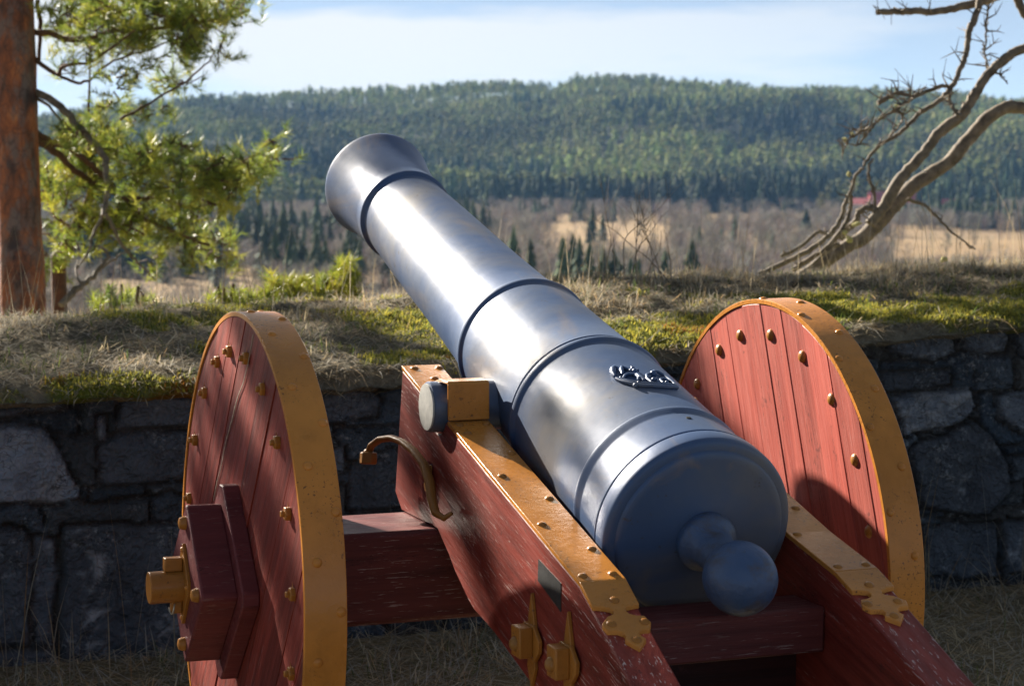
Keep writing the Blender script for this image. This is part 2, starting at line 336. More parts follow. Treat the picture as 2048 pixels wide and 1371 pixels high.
# ------------------------------------------------------------------ setting: ground out to the horizon
FH = np.array([math.sin(AL), math.cos(AL)])
CREST = np.array([(-900, 215), (-200, 222), (60, 236), (200, 214), (390, 196), (500, 190), (600, 184), (700, 180), (800, 178), (900, 171), (1030, 164), (1075, 171), (1100, 180), (1150, 164), (1240, 160), (1330, 170), (1420, 178), (1500, 186), (1650, 184), (1740, 186), (1850, 194), (2048, 208), (2600, 220), (3400, 215)], float)
def polar(x, y):
    dx = x-CAM[0]; dy = y-CAM[1]; r = np.hypot(dx, dy); return r, np.arctan2(dx, dy)-AL
def zground(x, y):
    r, ps = polar(x, y); ps = np.arctan2(np.sin(ps), np.cos(ps))
    d = np.maximum(0, y-3.9); z = -29.5*(1-np.exp(-d/62.0))
    px = 1024+FPX*np.tan(np.clip(ps, -.55, .55)); ce = np.interp(px, CREST[:, 0], CREST[:, 1])+29
    hc = 1.54+(322-ce)/FPX*2600.0
    t = np.clip((r-1290)/1310.0, 0, 1)
    und = (fbm(x, y, 1/420.0, 3, 5)-.5)
    hill = (hc+29.5)*(.62*t+.38*t*t*(3-2*t))+und*85*np.sin(np.pi*t)**1.0+ (fbm(x, y, 1/130.0, 2, 9)-.5)*16*sstep(0, .2, t)*(1-sstep(.9, 1, t))
    ahead = sstep(-.2, .3, np.cos(ps))
    z = z+hill*ahead - sstep(2600, 4500, r)*60*ahead
    z = z+(fbm(x, y, 1/60.0, 2, 3)-.5)*2.0*sstep(120, 300, r)
    return z
ps = np.unique(np.concatenate([np.radians(np.arange(-19, 19.01, .22)), np.radians(np.arange(-180, 180, 5.0))])); ps = ps[ps < PI-.01]
rr = np.concatenate([[.4], np.geomspace(1.5, 300, 70), np.linspace(330, 2900, 90), np.geomspace(3000, 4500, 6)])
PS, RR = np.meshgrid(ps, rr); X = CAM[0]+RR*np.sin(PS+AL); Y = CAM[1]+RR*np.cos(PS+AL); Z = zground(X, Y)
n1, n2 = X.shape; ii, jj = np.meshgrid(np.arange(n1-1), np.arange(n2), indexing='ij'); j2 = (jj+1) % n2
F = np.stack([ii*n2+jj, ii*n2+j2, (ii+1)*n2+j2, (ii+1)*n2+jj], -1).reshape(-1, 4)[:, ::-1]
gr = npmesh('ground', np.stack([X, Y, Z], -1).reshape(-1, 3), [F, np.arange(n2)[None, :]], M['ground'], smooth=True, kind='structure')

# ------------------------------------------------------------------ stone wall
WV = 1.95
def wallpoly(pts): return np.array([[on(px, py, 1, WV)[0], on(px, py, 1, WV)[2]] for px, py in pts])
STONES = [  # outline in photo pixels, grey, protrusion, pale lichen share
    ([(-40, 812), (60, 806), (120, 804), (148, 812), (100, 826), (40, 830), (-40, 832)], .13, .035, 0),
    ([(-60, 846), (20, 848), (88, 862), (112, 888), (132, 924), (161, 988), (150, 1000), (70, 1008), (-60, 1020)], .30, .045, .7),
    ([(197, 832), (216, 832), (217, 872), (208, 886), (199, 872)], .22, .02, .3),
    ([(236, 800), (300, 792), (392, 788), (392, 856), (300, 858), (238, 862)], .15, .04, .1),
    ([(196, 890), (250, 868), (400, 866), (400, 958), (280, 972), (200, 965)], .11, .03, 0),
    ([(-60, 1060), (50, 1062), (66, 1100), (62, 1200), (60, 1290), (-60, 1296)], .10, .035, .1),
    ([(70, 1070), (112, 1080), (116, 1180), (110, 1285), (74, 1285), (68, 1180)], .15, .02, .4),
    ([(127, 1056), (240, 1048), (380, 1046), (384, 1200), (380, 1330), (128, 1336), (122, 1200)], .10, .045, .35),
    ([(-60, 1306), (118, 1298), (122, 1370), (-60, 1375)], .12, .03, 0),
    ([(640, 782), (740, 778), (768, 800), (760, 832), (690, 850), (640, 848)], .14, .04, .1),
    ([(646, 900), (686, 896), (692, 944), (650, 952)], .17, .03, .2),
    ([(700, 930), (800, 900), (810, 1010), (700, 1020)], .09, .025, 0),
    ([(1776, 668), (1850, 662), (1908, 668), (1914, 706), (1870, 722), (1820, 708), (1784, 700)], .15, .045, .1),
    ([(1922, 664), (1990, 660), (2020, 668), (2014, 700), (1960, 706), (1930, 696)], .16, .04, .1),
    ([(2026, 664), (2120, 656), (2120, 712), (2046, 712)], .14, .04, .1),
    ([(1764, 748), (1840, 738), (1904, 742), (1908, 770), (1850, 776), (1770, 782)], .09, .03, 0),
    ([(1786, 792), (1860, 780), (1940, 778), (1954, 818), (1920, 846), (1850, 864), (1806, 872)], .20, .045, .8),
    ([(1996, 790), (2060, 780), (2110, 800), (2110, 880), (2050, 872), (2000, 830)], .20, .04, .7),
    ([(1816, 898), (1890, 868), (1944, 842), (1990, 880), (2016, 930), (2020, 990), (1980, 1030), (1900, 1026), (1840, 1010)], .09, .05, .3),
    ([(1846, 1056), (1920, 1046), (1996, 1050), (2000, 1150), (1930, 1165), (1850, 1150)], .10, .035, .2),
    ([(2010, 1044), (2110, 1040), (2110, 1140), (2012, 1146)], .12, .03, .2),
]
def zb(u): return np.interp(u, [-4, -.9, .2, .9, 1.4, 2.1, 2.8, 6], [.83, .822, .822, .845, .875, .925, .948, .95])
def build_wall():
    us = np.arange(-3.4, 5.6, .0125); zs = np.arange(-.06, 1.0, .0125)
    U, Zg = np.meshgrid(us, zs); Zg = np.minimum(Zg, zb(U)+.016+.0005*Zg)
    wu = U+(fbm(U, Zg, 5, 3, 21)-.5)*.10; wz = Zg+(fbm(U, Zg, 4, 3, 31)-.5)*.09
    dep = np.zeros_like(U); colr = np.zeros(U.shape+(3,)); best = np.full(U.shape, -1.0)
    mort = np.array([.040, .038, .036]); colr[:] = mort
    z0 = -.1; r0 = 0; rs = np.random.default_rng(5)
    while z0 < 1.1:
        h = rs.choice([rs.uniform(.035, .06), rs.uniform(.09, .20)], p=[.3, .7]); u0 = -3.6+rs.uniform(0, .2)
        while u0 < 5.8:
            wd = rs.uniform(.14, .42)
            m = (wu > u0) & (wu < u0+wd) & (wz > z0) & (wz < z0+h)
            e = np.minimum(np.minimum(wu-u0, u0+wd-wu), np.minimum(wz-z0, z0+h-wz))
            p = rs.uniform(.02, .045); g = rs.uniform(.04, .095); tint = rs.uniform(-.012, .014)
            tilt = rs.uniform(-.06, .06)*(U-u0)+rs.uniform(-.08, .08)*(Zg-z0)
            fr = np.abs(fbm(U+rs.uniform(0, 9), Zg, 7, 3, 91)-.5)
            dm = p*sstep(.001, .012, e)+tilt*sstep(.004, .02, e)-.05*fr*sstep(0, .03, e)
            dep = np.where(m, dm, dep); k = sstep(.002, .010, e)[..., None]
            colr = np.where(m[..., None], mort*(1-k)+np.array([(g-tint)*.80, g*.95, (g+tint)*1.12])*k, colr); u0 += wd
        z0 += h
    for pts, g, p, li in STONES:
        P = wallpoly(pts); a = P; b = np.roll(P, -1, 0)
        c = P.mean(0); box = (U > P[:, 0].min()-.12) & (U < P[:, 0].max()+.12) & (Zg > P[:, 1].min()-.12) & (Zg < P[:, 1].max()+.12)
        uu = U[box]+(fbm(U[box], Zg[box], 9, 3, 41)-.5)*.03; zz = Zg[box]+(fbm(U[box], Zg[box], 9, 3, 51)-.5)*.03
        ins = np.zeros(uu.shape, bool); dist = np.full(uu.shape, 9.0)
        for (ax, az), (bx, bz) in zip(a, b):
            t = np.clip(((uu-ax)*(bx-ax)+(zz-az)*(bz-az))/((bx-ax)**2+(bz-az)**2), 0, 1)
            dist = np.minimum(dist, np.hypot(uu-ax-t*(bx-ax), zz-az-t*(bz-az)))
            cr = ((az > zz) != (bz > zz)) & (uu < (bx-ax)*(zz-az)/(bz-az+1e-12)+ax); ins ^= cr
        sd = np.where(ins, dist, -dist)
        near = sd > -.010; d0 = dep[box]; c0 = colr[box]
        d0 = np.where(near, p*sstep(-.004, .010, sd)+((fbm(uu, zz, 14, 3, 61)-.5)*.02-.07*np.abs(fbm(uu, zz, 6, 3, 62)-.5))*sstep(0, .02, sd), d0)
        k = sstep(-.004, .010, sd)[..., None]; lc = sstep(.66-.22*li, .84-.22*li, .55*fbm(uu, zz, 42, 4, 71)+.45*fbm(uu, zz, 9, 3, 72))[..., None]*(li > 0)
        sc1 = np.array([g*.80, g*.95, g*1.18])*.78*(1-lc)+np.array([.24, .26, .285])*lc
        c0 = np.where(near[..., None], mort*(1-k)+sc1*k, c0); dep[box] = d0; colr[box] = c0
    dep += (fbm(U, Zg, 16, 4, 81)-.5)*.018
    V = np.stack([U, WV+.03-dep, Zg], -1).reshape(-1, 3); a, b = U.shape
    ii, jj = np.meshgrid(np.arange(a-1), np.arange(b-1), indexing='ij')
    F = np.stack([ii*b+jj, ii*b+jj+1, (ii+1)*b+jj+1, (ii+1)*b+jj], -1).reshape(-1, 4)
    top = V.reshape(a, b, 3)[-1].copy(); top[:, 1] = 2.5; bot = top.copy(); bot[:, 2] = -.06; k0 = a*b
    V = np.concatenate([V, top, bot]); cc = np.concatenate([colr.reshape(-1, 3), np.tile(mort, (2*b, 1))])
    j = np.arange(b-1)
    F2 = np.concatenate([np.stack([(a-1)*b+j, (a-1)*b+j+1, k0+j+1, k0+j], -1), np.stack([k0+j, k0+j+1, k0+b+j+1, k0+b+j], -1)])
    o = npmesh('stone_wall', V, [np.concatenate([F, F2])], M['stone'], cc, smooth=True)
    tag(o, 'low dark rubble stone wall with pale lichen under the grassy bank', 'wall')
build_wall()

# ------------------------------------------------------------------ turf bank on top of the wall
def zc(u): return np.interp(u, [-4, -.9, -.45, -.1, .45, .8, 1.35, 1.9, 2.4, 3.1, 3.6, 6], [.955, .965, .985, .99, .998, .995, 1.045, 1.062, 1.072, 1.078, 1.085, 1.085])
def zbank(u, v):
    u = np.asarray(u, float); v = np.asarray(v, float)
    lip = 1.885+.05*(fbm(u, u*0+3, 3.2, 3, 15)-.5)
    t = np.clip((v-lip)/.16, 0, 1); front = np.sqrt(np.clip(1-(1-t)**2, 0, 1))
    g = .40*front+.60*sstep(0, 1, np.clip((v-lip-.05)/(3.1-lip), 0, 1))
    z = zb(u)+.004+(zc(u)-zb(u)-.004)*g
    z = z+(fbm(u, v, 3.0, 4, 2)-.5)*.10*sstep(0, .3, v-lip)+(fbm(u, v, 14, 3, 6)-.5)*.035
    back = np.maximum(0, v-3.35); z = z-np.where(back > 0, .35*back**1.4, 0)
    return z
def mossmask(u, v):
    m = fbm(u, v, 1.7, 4, 44)+(fbm(u, v, 8.0, 3, 45)-.5)*.42
    for cu, cv, ru, rv, a in ((1.12, 2.1, .42, .22, .40), (.55, 2.55, .35, .35, .22), (2.35, 2.10, .55, .20, .26), (-.75, 2.1, .22, .25, .25), (.0, 2.3, .3, .2, .12), (2.2, 2.0, .4, .2, .2), (-.25, 2.35, .12, .1, .25), (1.7, 2.1, .4, .2, .2), (.3, 2.05, .4, .16, .12)):
        m = m+a*np.exp(-((u-cu)/ru)**2-((v-cv)/rv)**2)
    return m
us = np.arange(-3.3, 5.5, .022); vs = np.concatenate([np.linspace(1.86, 2.06, 14), np.arange(2.08, 4.2, .025), np.linspace(4.25, 9.0, 24)])
U, Vv = np.meshgrid(us, vs); Zz = np.maximum(zbank(U, Vv), zground(U, Vv)-.15)
mm = mossmask(U, Vv); k = sstep(.56, .70, mm)[..., None]; st = fbm(U, Vv, 5, 4, 77)[..., None]
org = sstep(.60, .72, fbm(U, Vv, 3.3, 3, 99))[..., None]
cs = np.array([.075, .068, .052])*(1-st)+np.array([.24, .215, .16])*st
cm = np.array([.13, .15, .022])*(1-org*.8)+np.array([.24, .10, .02])*org*.8
cc = (cs*(1-k)+cm*k).reshape(-1, 3)
a, b = U.shape; ii, jj = np.meshgrid(np.arange(a-1), np.arange(b-1), indexing='ij')
F = np.stack([ii*b+jj, ii*b+jj+1, (ii+1)*b+jj+1, (ii+1)*b+jj], -1).reshape(-1, 4)
V0 = np.stack([U, Vv, Zz], -1).reshape(-1, 3)
low = V0[:b].copy(); low[:, 1] += .12; low[:, 2] -= .03; low2 = low.copy()
V0 = np.concatenate([V0, low]); j = np.arange(b-1); F2 = np.stack([a*b+j, a*b+j+1, j+1, j], -1)
npmesh('grass_bank', V0, [np.concatenate([F, F2])], M['turf'], np.concatenate([cc, cc[:b]]), smooth=True, kind='structure')

# ------------------------------------------------------------------ grass and moss
def blades(P, L, W, lean, az, bend, colr):
    """P (n,3) roots; L length; W width; lean angle from vertical; az azimuth; bend droop"""
    n = len(P); d = np.stack([np.sin(lean)*np.cos(az), np.sin(lean)*np.sin(az), np.cos(lean)], -1)
    side = np.stack([-np.sin(az), np.cos(az), np.zeros(n)], -1)
    dr = np.stack([np.cos(az), np.sin(az), -1.2*np.ones(n)], -1)*bend[:, None]
    mid = P+d*(L*.55)[:, None]+dr*(L*.12)[:, None]; tip = P+d*L[:, None]+dr*(L*.5)[:, None]; s = side*(W*.5)[:, None]
    V = np.stack([P-s, P+s, mid-s*.8, mid+s*.8, tip], 1).reshape(-1, 3); k = np.arange(n)*5
    return V, np.stack([k, k+1, k+3, k+2], -1), np.stack([k+2, k+3, k+4], -1), np.repeat(colr, 5, 0)
STRAW = np.array([[.46, .37, .22], [.40, .35, .26], [.33, .30, .24], [.54, .45, .29], [.25, .22, .17], [.42, .29, .15], [.36, .34, .29]])
GREEN = np.array([[.10, .15, .03], [.14, .17, .04], [.07, .11, .03]])
parts = []
def scatter(n, u, v, zf, L, W, lean, pal, bend=(.0, .6), keep=None, dz=0):
    uu = rng.uniform(*u, n); vv = rng.uniform(*v, n)
    if keep is not None: q = keep(uu, vv) > rng.uniform(0, 1, n); uu = uu[q]; vv = vv[q]
    k = len(uu); P = np.stack([uu, vv, zf(uu, vv)+dz], -1)
    c = pal[rng.integers(0, len(pal), k)]*rng.uniform(.7, 1.25, (k, 1))
    parts.append(blades(P, rng.uniform(*L, k), rng.uniform(*W, k), np.radians(rng.uniform(*lean, k)), rng.uniform(0, 2*PI, k), rng.uniform(*bend, k), c))
bare = lambda u, v: 1-.85*sstep(.54, .66, mossmask(u, v))
tuft = lambda u, v: sstep(.46, .62, fbm(u, v, 4.5, 3, 120))
scatter(52000, (-1.7, 4.6), (1.9, 3.6), zbank, (.025, .10), (.002, .0045), (66, 100), STRAW*np.array([1.08, 1.1, 1.15]), (-.1, .6), bare, .008)
scatter(2600, (-1.7, 4.6), (1.9, 3.6), zbank, (.12, .26), (.0018, .0032), (70, 98), STRAW*1.15, (-.1, .9), bare, .014)
scatter(14000, (-1.7, 4.6), (1.9, 3.5), zbank, (.02, .065), (.002, .004), (10, 70), STRAW, (0, .9), lambda u, v: bare(u, v)*tuft(u, v))
scatter(9000, (-1.7, 4.6), (1.95, 3.5), zbank, (.02, .075), (.002, .0042), (10, 65), GREEN, (0, .8), lambda u, v: .3+.7*tuft(v, u))
scatter(20000, (.7, 4.6), (2.5, 3.5), zbank, (.03, .095), (.0018, .0038), (5, 60), STRAW, (0, .9), lambda u, v: tuft(u, v)*(.35+.65*sstep(2.6, 3.1, v)))
scatter(6500, (-1.7, 1.0), (2.8, 3.5), zbank, (.03, .08), (.0018, .0036), (5, 65), STRAW, (0, .9), tuft)
scatter(5000, (-1.7, 4.6), (1.87, 1.96), zbank, (.02, .07), (.002, .004), (70, 112), STRAW, (.1, .6))
for (n_, u_, v_, L_) in ((230, (-1.2, 4.4), (2.9, 3.5), (.12, .34)), (50, (.9, 2.2), (2.8, 3.4), (.22, .52)), (46, (2.4, 3.9), (2.9, 3.5), (.25, .62)), (22, (-1.1, .3), (2.8, 3.5), (.2, .5))):
    scatter(n_, u_, v_, zbank, L_, (.0014, .0028), (2, 26), STRAW*.75, (0, .25))
flat0 = lambda u, v: u*0
scatter(34000, (-1.6, 4.2), (-.6, 1.95), flat0, (.04, .16), (.002, .004), (60, 100), STRAW*np.array([1.15, 1.2, 1.3]), (-.1, .5), None, .012)
scatter(9000, (-1.6, 4.2), (-.6, 1.95), flat0, (.04, .14), (.002, .004), (5, 60), STRAW*np.array([1.15, 1.2, 1.3]), (0, .9), tuft)
scatter(6000, (-1.6, 4.2), (-.6, 1.95), flat0, (.03, .09), (.002, .004), (10, 60), GREEN, (0, .8), tuft)
scatter(900, (-1.5, 4.2), (1.5, 1.9), flat0, (.12, .34), (.002, .004), (5, 40), STRAW*.8, (0, .7), tuft)
scatter(90, (-1.2, 3.2), (1.55, 1.9), flat0, (.25, .62), (.003, .0045), (2, 20), STRAW*.75, (0, .25))
def merge(ps):
    V = []; A = []; B = []; C = []; k = 0
    for v, q, t, c in ps: V.append(v); A.append(q+k); B.append(t+k); C.append(c); k += len(v)
    return np.concatenate(V), [np.concatenate(A), np.concatenate(B)], np.concatenate(C)
V, F, C = merge(parts); g = npmesh('dry_grass', V, F, M['blade'], C, kind='stuff'); tag(g, 'matted pale dry grass and thin stems on the bank and ground', 'grass')
parts = []
MOSS = np.array([[.36, .33, .05], [.26, .27, .06], [.42, .36, .06], [.20, .21, .06]]); MORG = np.array([[.32, .13, .02], [.26, .12, .03], [.30, .20, .03]])
mk = lambda u, v: sstep(.55, .68, mossmask(u, v))
mo = lambda u, v: mk(u, v)*sstep(.58, .70, fbm(u, v, 3.3, 3, 99))
scatter(150000, (-1.6, 4.5), (1.87, 3.3), zbank, (.010, .026), (.003, .006), (0, 55), MOSS, (0, .5), mk)
scatter(60000, (-1.6, 4.5), (1.87, 2.5), zbank, (.012, .028), (.003, .006), (0, 55), MORG, (0, .5), mo)
V, F, C = merge(parts); g = npmesh('moss', V, F, M['moss'], C, kind='stuff'); tag(g, 'bright green and rusty moss cushions along the edge of the bank', 'moss')

# ------------------------------------------------------------------ far woods
def tmpl(tris, cols):
    return np.array(tris, float).reshape(-1, 3, 3), np.array(cols, float)
def spruce_t(rs, tiers=11, k=7):
    T = []; Cc = []
    for i in range(tiers):
        h = .06+.9*i/tiers; r = .19*(1-i/tiers)**.85*rs.uniform(.85, 1.15)+.012; a0 = rs.uniform(0, 6)
        for j in range(k):
            a = a0+2*PI*j/k+rs.uniform(-.2, .2); q = r*rs.uniform(.7, 1.25); wd = .5*rs.uniform(.7, 1.1)
            top = (0, 0, h+.115*rs.uniform(.8, 1.2)); p1 = (q*math.cos(a-wd), q*math.sin(a-wd), h-.02*rs.uniform(0, 1.5)); p2 = (q*math.cos(a+wd), q*math.sin(a+wd), h-.02*rs.uniform(0, 1.5))
            T.append((top, p1, p2)); Cc.append(rs.uniform(.7, 1.25))
    return tmpl(T, Cc)
def pine_t(rs, n=18):
    T = [((-.008, 0, 0), (.008, 0, 0), (0, 0, .8)), ((0, -.008, 0), (0, .008, 0), (0, 0, .8))]; Cc = [2.2, 2.2]
    t = (1+5**.5)/2; ico = np.array([(-1, t, 0), (1, t, 0), (-1, -t, 0), (1, -t, 0), (0, -1, t), (0, 1, t), (0, -1, -t), (0, 1, -t), (t, 0, -1), (t, 0, 1), (-t, 0, -1), (-t, 0, 1)])/1.9
    fc = [(0, 11, 5), (0, 5, 1), (0, 1, 7), (0, 7, 10), (0, 10, 11), (1, 5, 9), (5, 11, 4), (11, 10, 2), (10, 7, 6), (7, 1, 8), (3, 9, 4), (3, 4, 2), (3, 2, 6), (3, 6, 8), (3, 8, 9), (4, 9, 5), (2, 4, 11), (6, 2, 10), (8, 6, 7), (9, 8, 1)]
    for i in range(rs.integers(4, 7)):
        h = rs.uniform(.50, .92) if i else .93; a = rs.uniform(0, 6.3); r = rs.uniform(.03, .10)*(1.1-h)*2.2 if i else 0; q = rs.uniform(.055, .10)*(1.35-h*.7)
        P = ico*np.array([q*1.25, q*1.25, q*.95])*rs.uniform(.65, 1.3, (12, 1))+np.array([r*math.cos(a), r*math.sin(a), h-.03]); cv = rs.uniform(.75, 1.25)
        for f in fc: T.append(tuple(map(tuple, P[list(f)]))); Cc.append(cv*rs.uniform(.8, 1.2))
    for i in range(n):
        h = rs.uniform(.32, 1.0); r = .17*math.sqrt(max(.04, 1-((h-.62)/.40)**2))*math.sqrt(rs.uniform(.1, 1)); a = rs.uniform(0, 2*PI)
        c = np.array([r*math.cos(a), r*math.sin(a), h]); s = rs.uniform(.03, .06)
        d = rs.normal(size=(3, 3)); d[:, 2] *= .6; d /= np.linalg.norm(d, axis=1)[:, None]
        T.append(tuple(map(tuple, c+d*s))); Cc.append(rs.uniform(.7, 1.35))
    return tmpl(T, Cc)
def bare_t(rs, n=64):
    T = [((-.010, 0, 0), (.010, 0, 0), (0, 0, .75)), ((0, -.010, 0), (0, .010, 0), (0, 0, .75))]; Cc = [.8, .8]
    for i in range(n):
        h0 = rs.uniform(.15, .72); a = rs.uniform(0, 2*PI); el = rs.uniform(.5, 1.35); L = rs.uniform(.15, .36)*(1.15-h0*.6)
        o = np.array([rs.normal()*.05, rs.normal()*.05, h0]); d = np.array([math.cos(a)*math.cos(el), math.sin(a)*math.cos(el), math.sin(el)])
        s = np.array([-math.sin(a), math.cos(a), 0])*rs.uniform(.004, .009)
        T.append((tuple(o-s), tuple(o+s), tuple(o+d*L))); Cc.append(rs.uniform(.7, 1.4))
    return tmpl(T, Cc)
rs = np.random.default_rng(3)
SPR = [spruce_t(rs) for _ in range(4)]; PIN = [pine_t(rs) for _ in range(5)]; BAR = [bare_t(rs) for _ in range(5)]
def forest(name, tm, P, H, colr, m, wide=1.0):
    n = len(P); pick = rng.integers(0, len(tm), n); Vs = []; Cs = []
    for i, (T, c) in enumerate(tm):
        q = np.where(pick == i)[0]
        if not len(q): continue
        a = rng.uniform(0, 2*PI, len(q)); ca = np.cos(a)[:, None, None]; sa = np.sin(a)[:, None, None]
        w_ = (H[q]*wide*rng.uniform(.8, 1.25, len(q)))[:, None, None]
        x = T[None, :, :, 0]*w_; y = T[None, :, :, 1]*w_; z = T[None, :, :, 2]*H[q][:, None, None]
        V = np.stack([x*ca-y*sa+P[q, 0][:, None, None], x*sa+y*ca+P[q, 1][:, None, None], z+P[q, 2][:, None, None]], -1)
        Vs.append(V.reshape(-1, 3)); Cs.append(np.repeat((colr[q][:, None, :]*c[None, :, None]).reshape(-1, 3), 3, 0))
    V = np.concatenate(Vs); C = np.concatenate(Cs); F = np.arange(len(V)).reshape(-1, 3)
    return npmesh(name, V, [F], m, C, kind='stuff')
def place(n, r0, r1, a0, a1, keep):
    r = np.sqrt(rng.uniform(r0**2, r1**2, n)); a = rng.uniform(a0, a1, n); x = CAM[0]+r*np.sin(a+AL); y = CAM[1]+r*np.cos(a+AL)
    q = keep(r, a, x, y) > rng.uniform(0, 1, n); return np.stack([x[q], y[q], zground(x[q], y[q])-.3], -1), r[q], a[q]
FIELDS = [(1095, 1335, 560, 1030), (1420, 1640, 1010, 1270), (1775, 2140, 540, 960), (200, 520, 420, 590), (1660, 1980, 1190, 1290), (700, 930, 420, 520)]   # px from, px to, metres from, to
def field(r, a):
    px = 1024+FPX*np.tan(a); m = np.zeros(r.shape)
    wob = (vnoise(r*np.sin(a), r*np.cos(a), 1/35.0, 8)-.5)
    for p0, p1, r0, r1 in FIELDS: m = np.maximum(m, sstep(p0-8, p0+8, px+wob*50)*(1-sstep(p1-8, p1+8, px+wob*50))*(r+wob*70 > r0)*(r+wob*70 < r1))
    return m
W = R(16.5)
stand = lambda x, y: fbm(x, y, 1/150.0, 3, 200)
P, r, a = place(36000, 1290, 2680, -W, W, lambda r, a, x, y: (.6+.4*sstep(.35, .55, fbm(x, y, 1/60.0, 3, 210)))*(1-.4*sstep(1500, 2600, r)))
sp = (stand(P[:, 0], P[:, 1])+.35*(1-sstep(1290, 1650, r))) > .70
def greens(n, base, var=.3): return np.array(base)*rng.uniform(1-var, 1+var, (n, 1))*rng.uniform(.9, 1.1, (n, 3))
mac = (.50+1.05*sstep(.30, .68, fbm(P[:, 0], P[:, 1], 1/160.0, 4, 260)))[:, None]*np.array([1, 1, 1])
H = rng.uniform(10, 23, len(P))*(.75+.5*fbm(P[:, 0], P[:, 1], 1/45.0, 2, 250))
g = forest('spruce_forest', SPR, P[sp], H[sp]*1.15, greens(sp.sum(), (.055, .085, .045), .3)*mac[sp], M['farleaf'], 1.05); tag(g, 'dark spruce stands on the lower slopes of the far hill', 'forest')
g = forest('pine_forest', PIN, P[~sp], H[~sp], greens((~sp).sum(), (.17, .19, .06), .3)*mac[~sp], M['farleaf'], 1.15); tag(g, 'olive green pine forest covering the far hill up to the skyline', 'forest')
P, r, a = place(20000, 330, 1330, -W, W, lambda r, a, x, y: (1-.93*field(r, a))*(.35+.65*sstep(.40, .55, fbm(x, y, 1/70.0, 3, 220)))*(1-.35*sstep(300, 1200, r)))
ev = (fbm(P[:, 0], P[:, 1], 1/85.0, 3, 230)+.04*(a < -.02)) > .70
H = rng.uniform(7, 13, len(P))
g = forest('bare_wood', BAR, P[~ev], H[~ev], greens((~ev).sum(), (.19, .172, .150)), M['fartwig'], 1.5); tag(g, 'grey brown leafless birch scrub filling the valley between fields', 'trees')
g = forest('valley_conifers', SPR, P[ev], H[ev]*rng.uniform(.7, 1.5, ev.sum()), greens(ev.sum(), (.065, .09, .05)), M['farleaf'], 1.0); tag(g, 'scattered green conifers among leafless scrub in the valley', 'trees')
P, r, a = place(2200, 1200, 2500, -W, W, lambda r, a, x, y: sstep(.5, .65, fbm(x, y, 1/90.0, 3, 240)))
g = forest('birch_scrub', BAR, P, rng.uniform(8, 13, len(P)), greens(len(P), (.24, .20, .18)), M['fartwig'], 1.2); tag(g, 'pale leafless birches mixed into the far hill forest', 'trees')
# single trees one can tell apart in the valley
def far_tree(name, px, ytop, ybase, kind, label):
    dep = (ybase-322)/FPX; r = 31.0/dep
    x = CAM[0]+r*math.sin(AL+math.atan((px-1024)/FPX)); y = CAM[1]+r*math.cos(AL+math.atan((px-1024)/FPX)); z = float(zground(np.array([x]), np.array([y]))[0]); h = (ybase-ytop)/FPX*r
    e = empty(name, (x, y, z), label, 'tree', 'single trees standing in the valley')
    rs = np.random.default_rng(px)
    T, c = spruce_t(rs, 16, 10) if kind == 'spruce' else pine_t(rs, 200)
    V = T.reshape(-1, 3)*np.array([h*1.5, h*1.5, h]); cc = np.repeat(np.array((.028, .05, .032) if kind == 'spruce' else (.14, .14, .05))[None]*c[:, None], 3, 0)
    npmesh('crown', V, [np.arange(len(V)).reshape(-1, 3)], M['farleaf'], cc, e)
    MB().tube([(0, 0, -.4), (0, 0, h*.5), (0, 0, h*.9)], [h*.018, h*.012, h*.004], 7).build('trunk', M['branch'], e)
far_tree('spruce_tree', 1362, 448, 500, 'spruce', 'dark spruce standing left in the pair before the pale scrub')
far_tree('spruce_tree', 1398, 452, 500, 'spruce', 'dark spruce standing right in the pair before the pale scrub')
far_tree('spruce_tree', 1440, 498, 548, 'spruce', 'small dark spruce low in the valley right of the cannon')
far_tree('spruce_tree', 1612, 415, 480, 'spruce', 'dark spruce beside the rounded olive tree near the farm')
far_tree('broad_tree', 1643, 384, 432, 'pine', 'rounded olive green tree at the foot of the dark spruces')
# farm across the valley
def building(name, px, pyb, r, wd, hw, hr, dp, mw, mr, label, cat, ang=.25, wins=3):
    a = math.atan((px-1024)/FPX); x = CAM[0]+r*math.sin(AL+a); y = CAM[1]+r*math.cos(AL+a); z = 1.54-(pyb-322)/FPX*r
    e = empty(name, (x, y, z), label, cat); e.rotation_euler[2] = -AL-a+ang
    MB().box((-wd/2, -dp/2, -6), (wd/2, dp/2, hw)).add([(-wd/2, -dp/2, hw), (-wd/2, dp/2, hw), (-wd/2, 0, hw+hr), (wd/2, -dp/2, hw), (wd/2, dp/2, hw), (wd/2, 0, hw+hr)], [(0, 2, 1), (3, 4, 5)]).build('wall', mw, e)
    ov = .5; q = hr/(dp/2)
    rf = MB()
    for s in (-1, 1):
        rf.add([(-wd/2-ov, s*(dp/2+ov), hw-ov*q+.06), (wd/2+ov, s*(dp/2+ov), hw-ov*q+.06), (wd/2+ov, 0, hw+hr+.06), (-wd/2-ov, 0, hw+hr+.06),
                (-wd/2-ov, s*(dp/2+ov), hw-ov*q+.31), (wd/2+ov, s*(dp/2+ov), hw-ov*q+.31), (wd/2+ov, 0, hw+hr+.31), (-wd/2-ov, 0, hw+hr+.31)],
               [(0, 1, 2, 3), (4, 7, 6, 5), (0, 4, 5, 1), (1, 5, 6, 2), (2, 6, 7, 3), (3, 7, 4, 0)])
    rf.build('roof', mr, e)
    for i in range(wins):
        xx = -wd/2+wd*(i+.5)/wins; MB().box((xx-.6, -dp/2-.08, hw*.35), (xx+.6, -dp/2+.02, hw*.35+1.4)).build('window', M['glass_dark'], e)
    return e
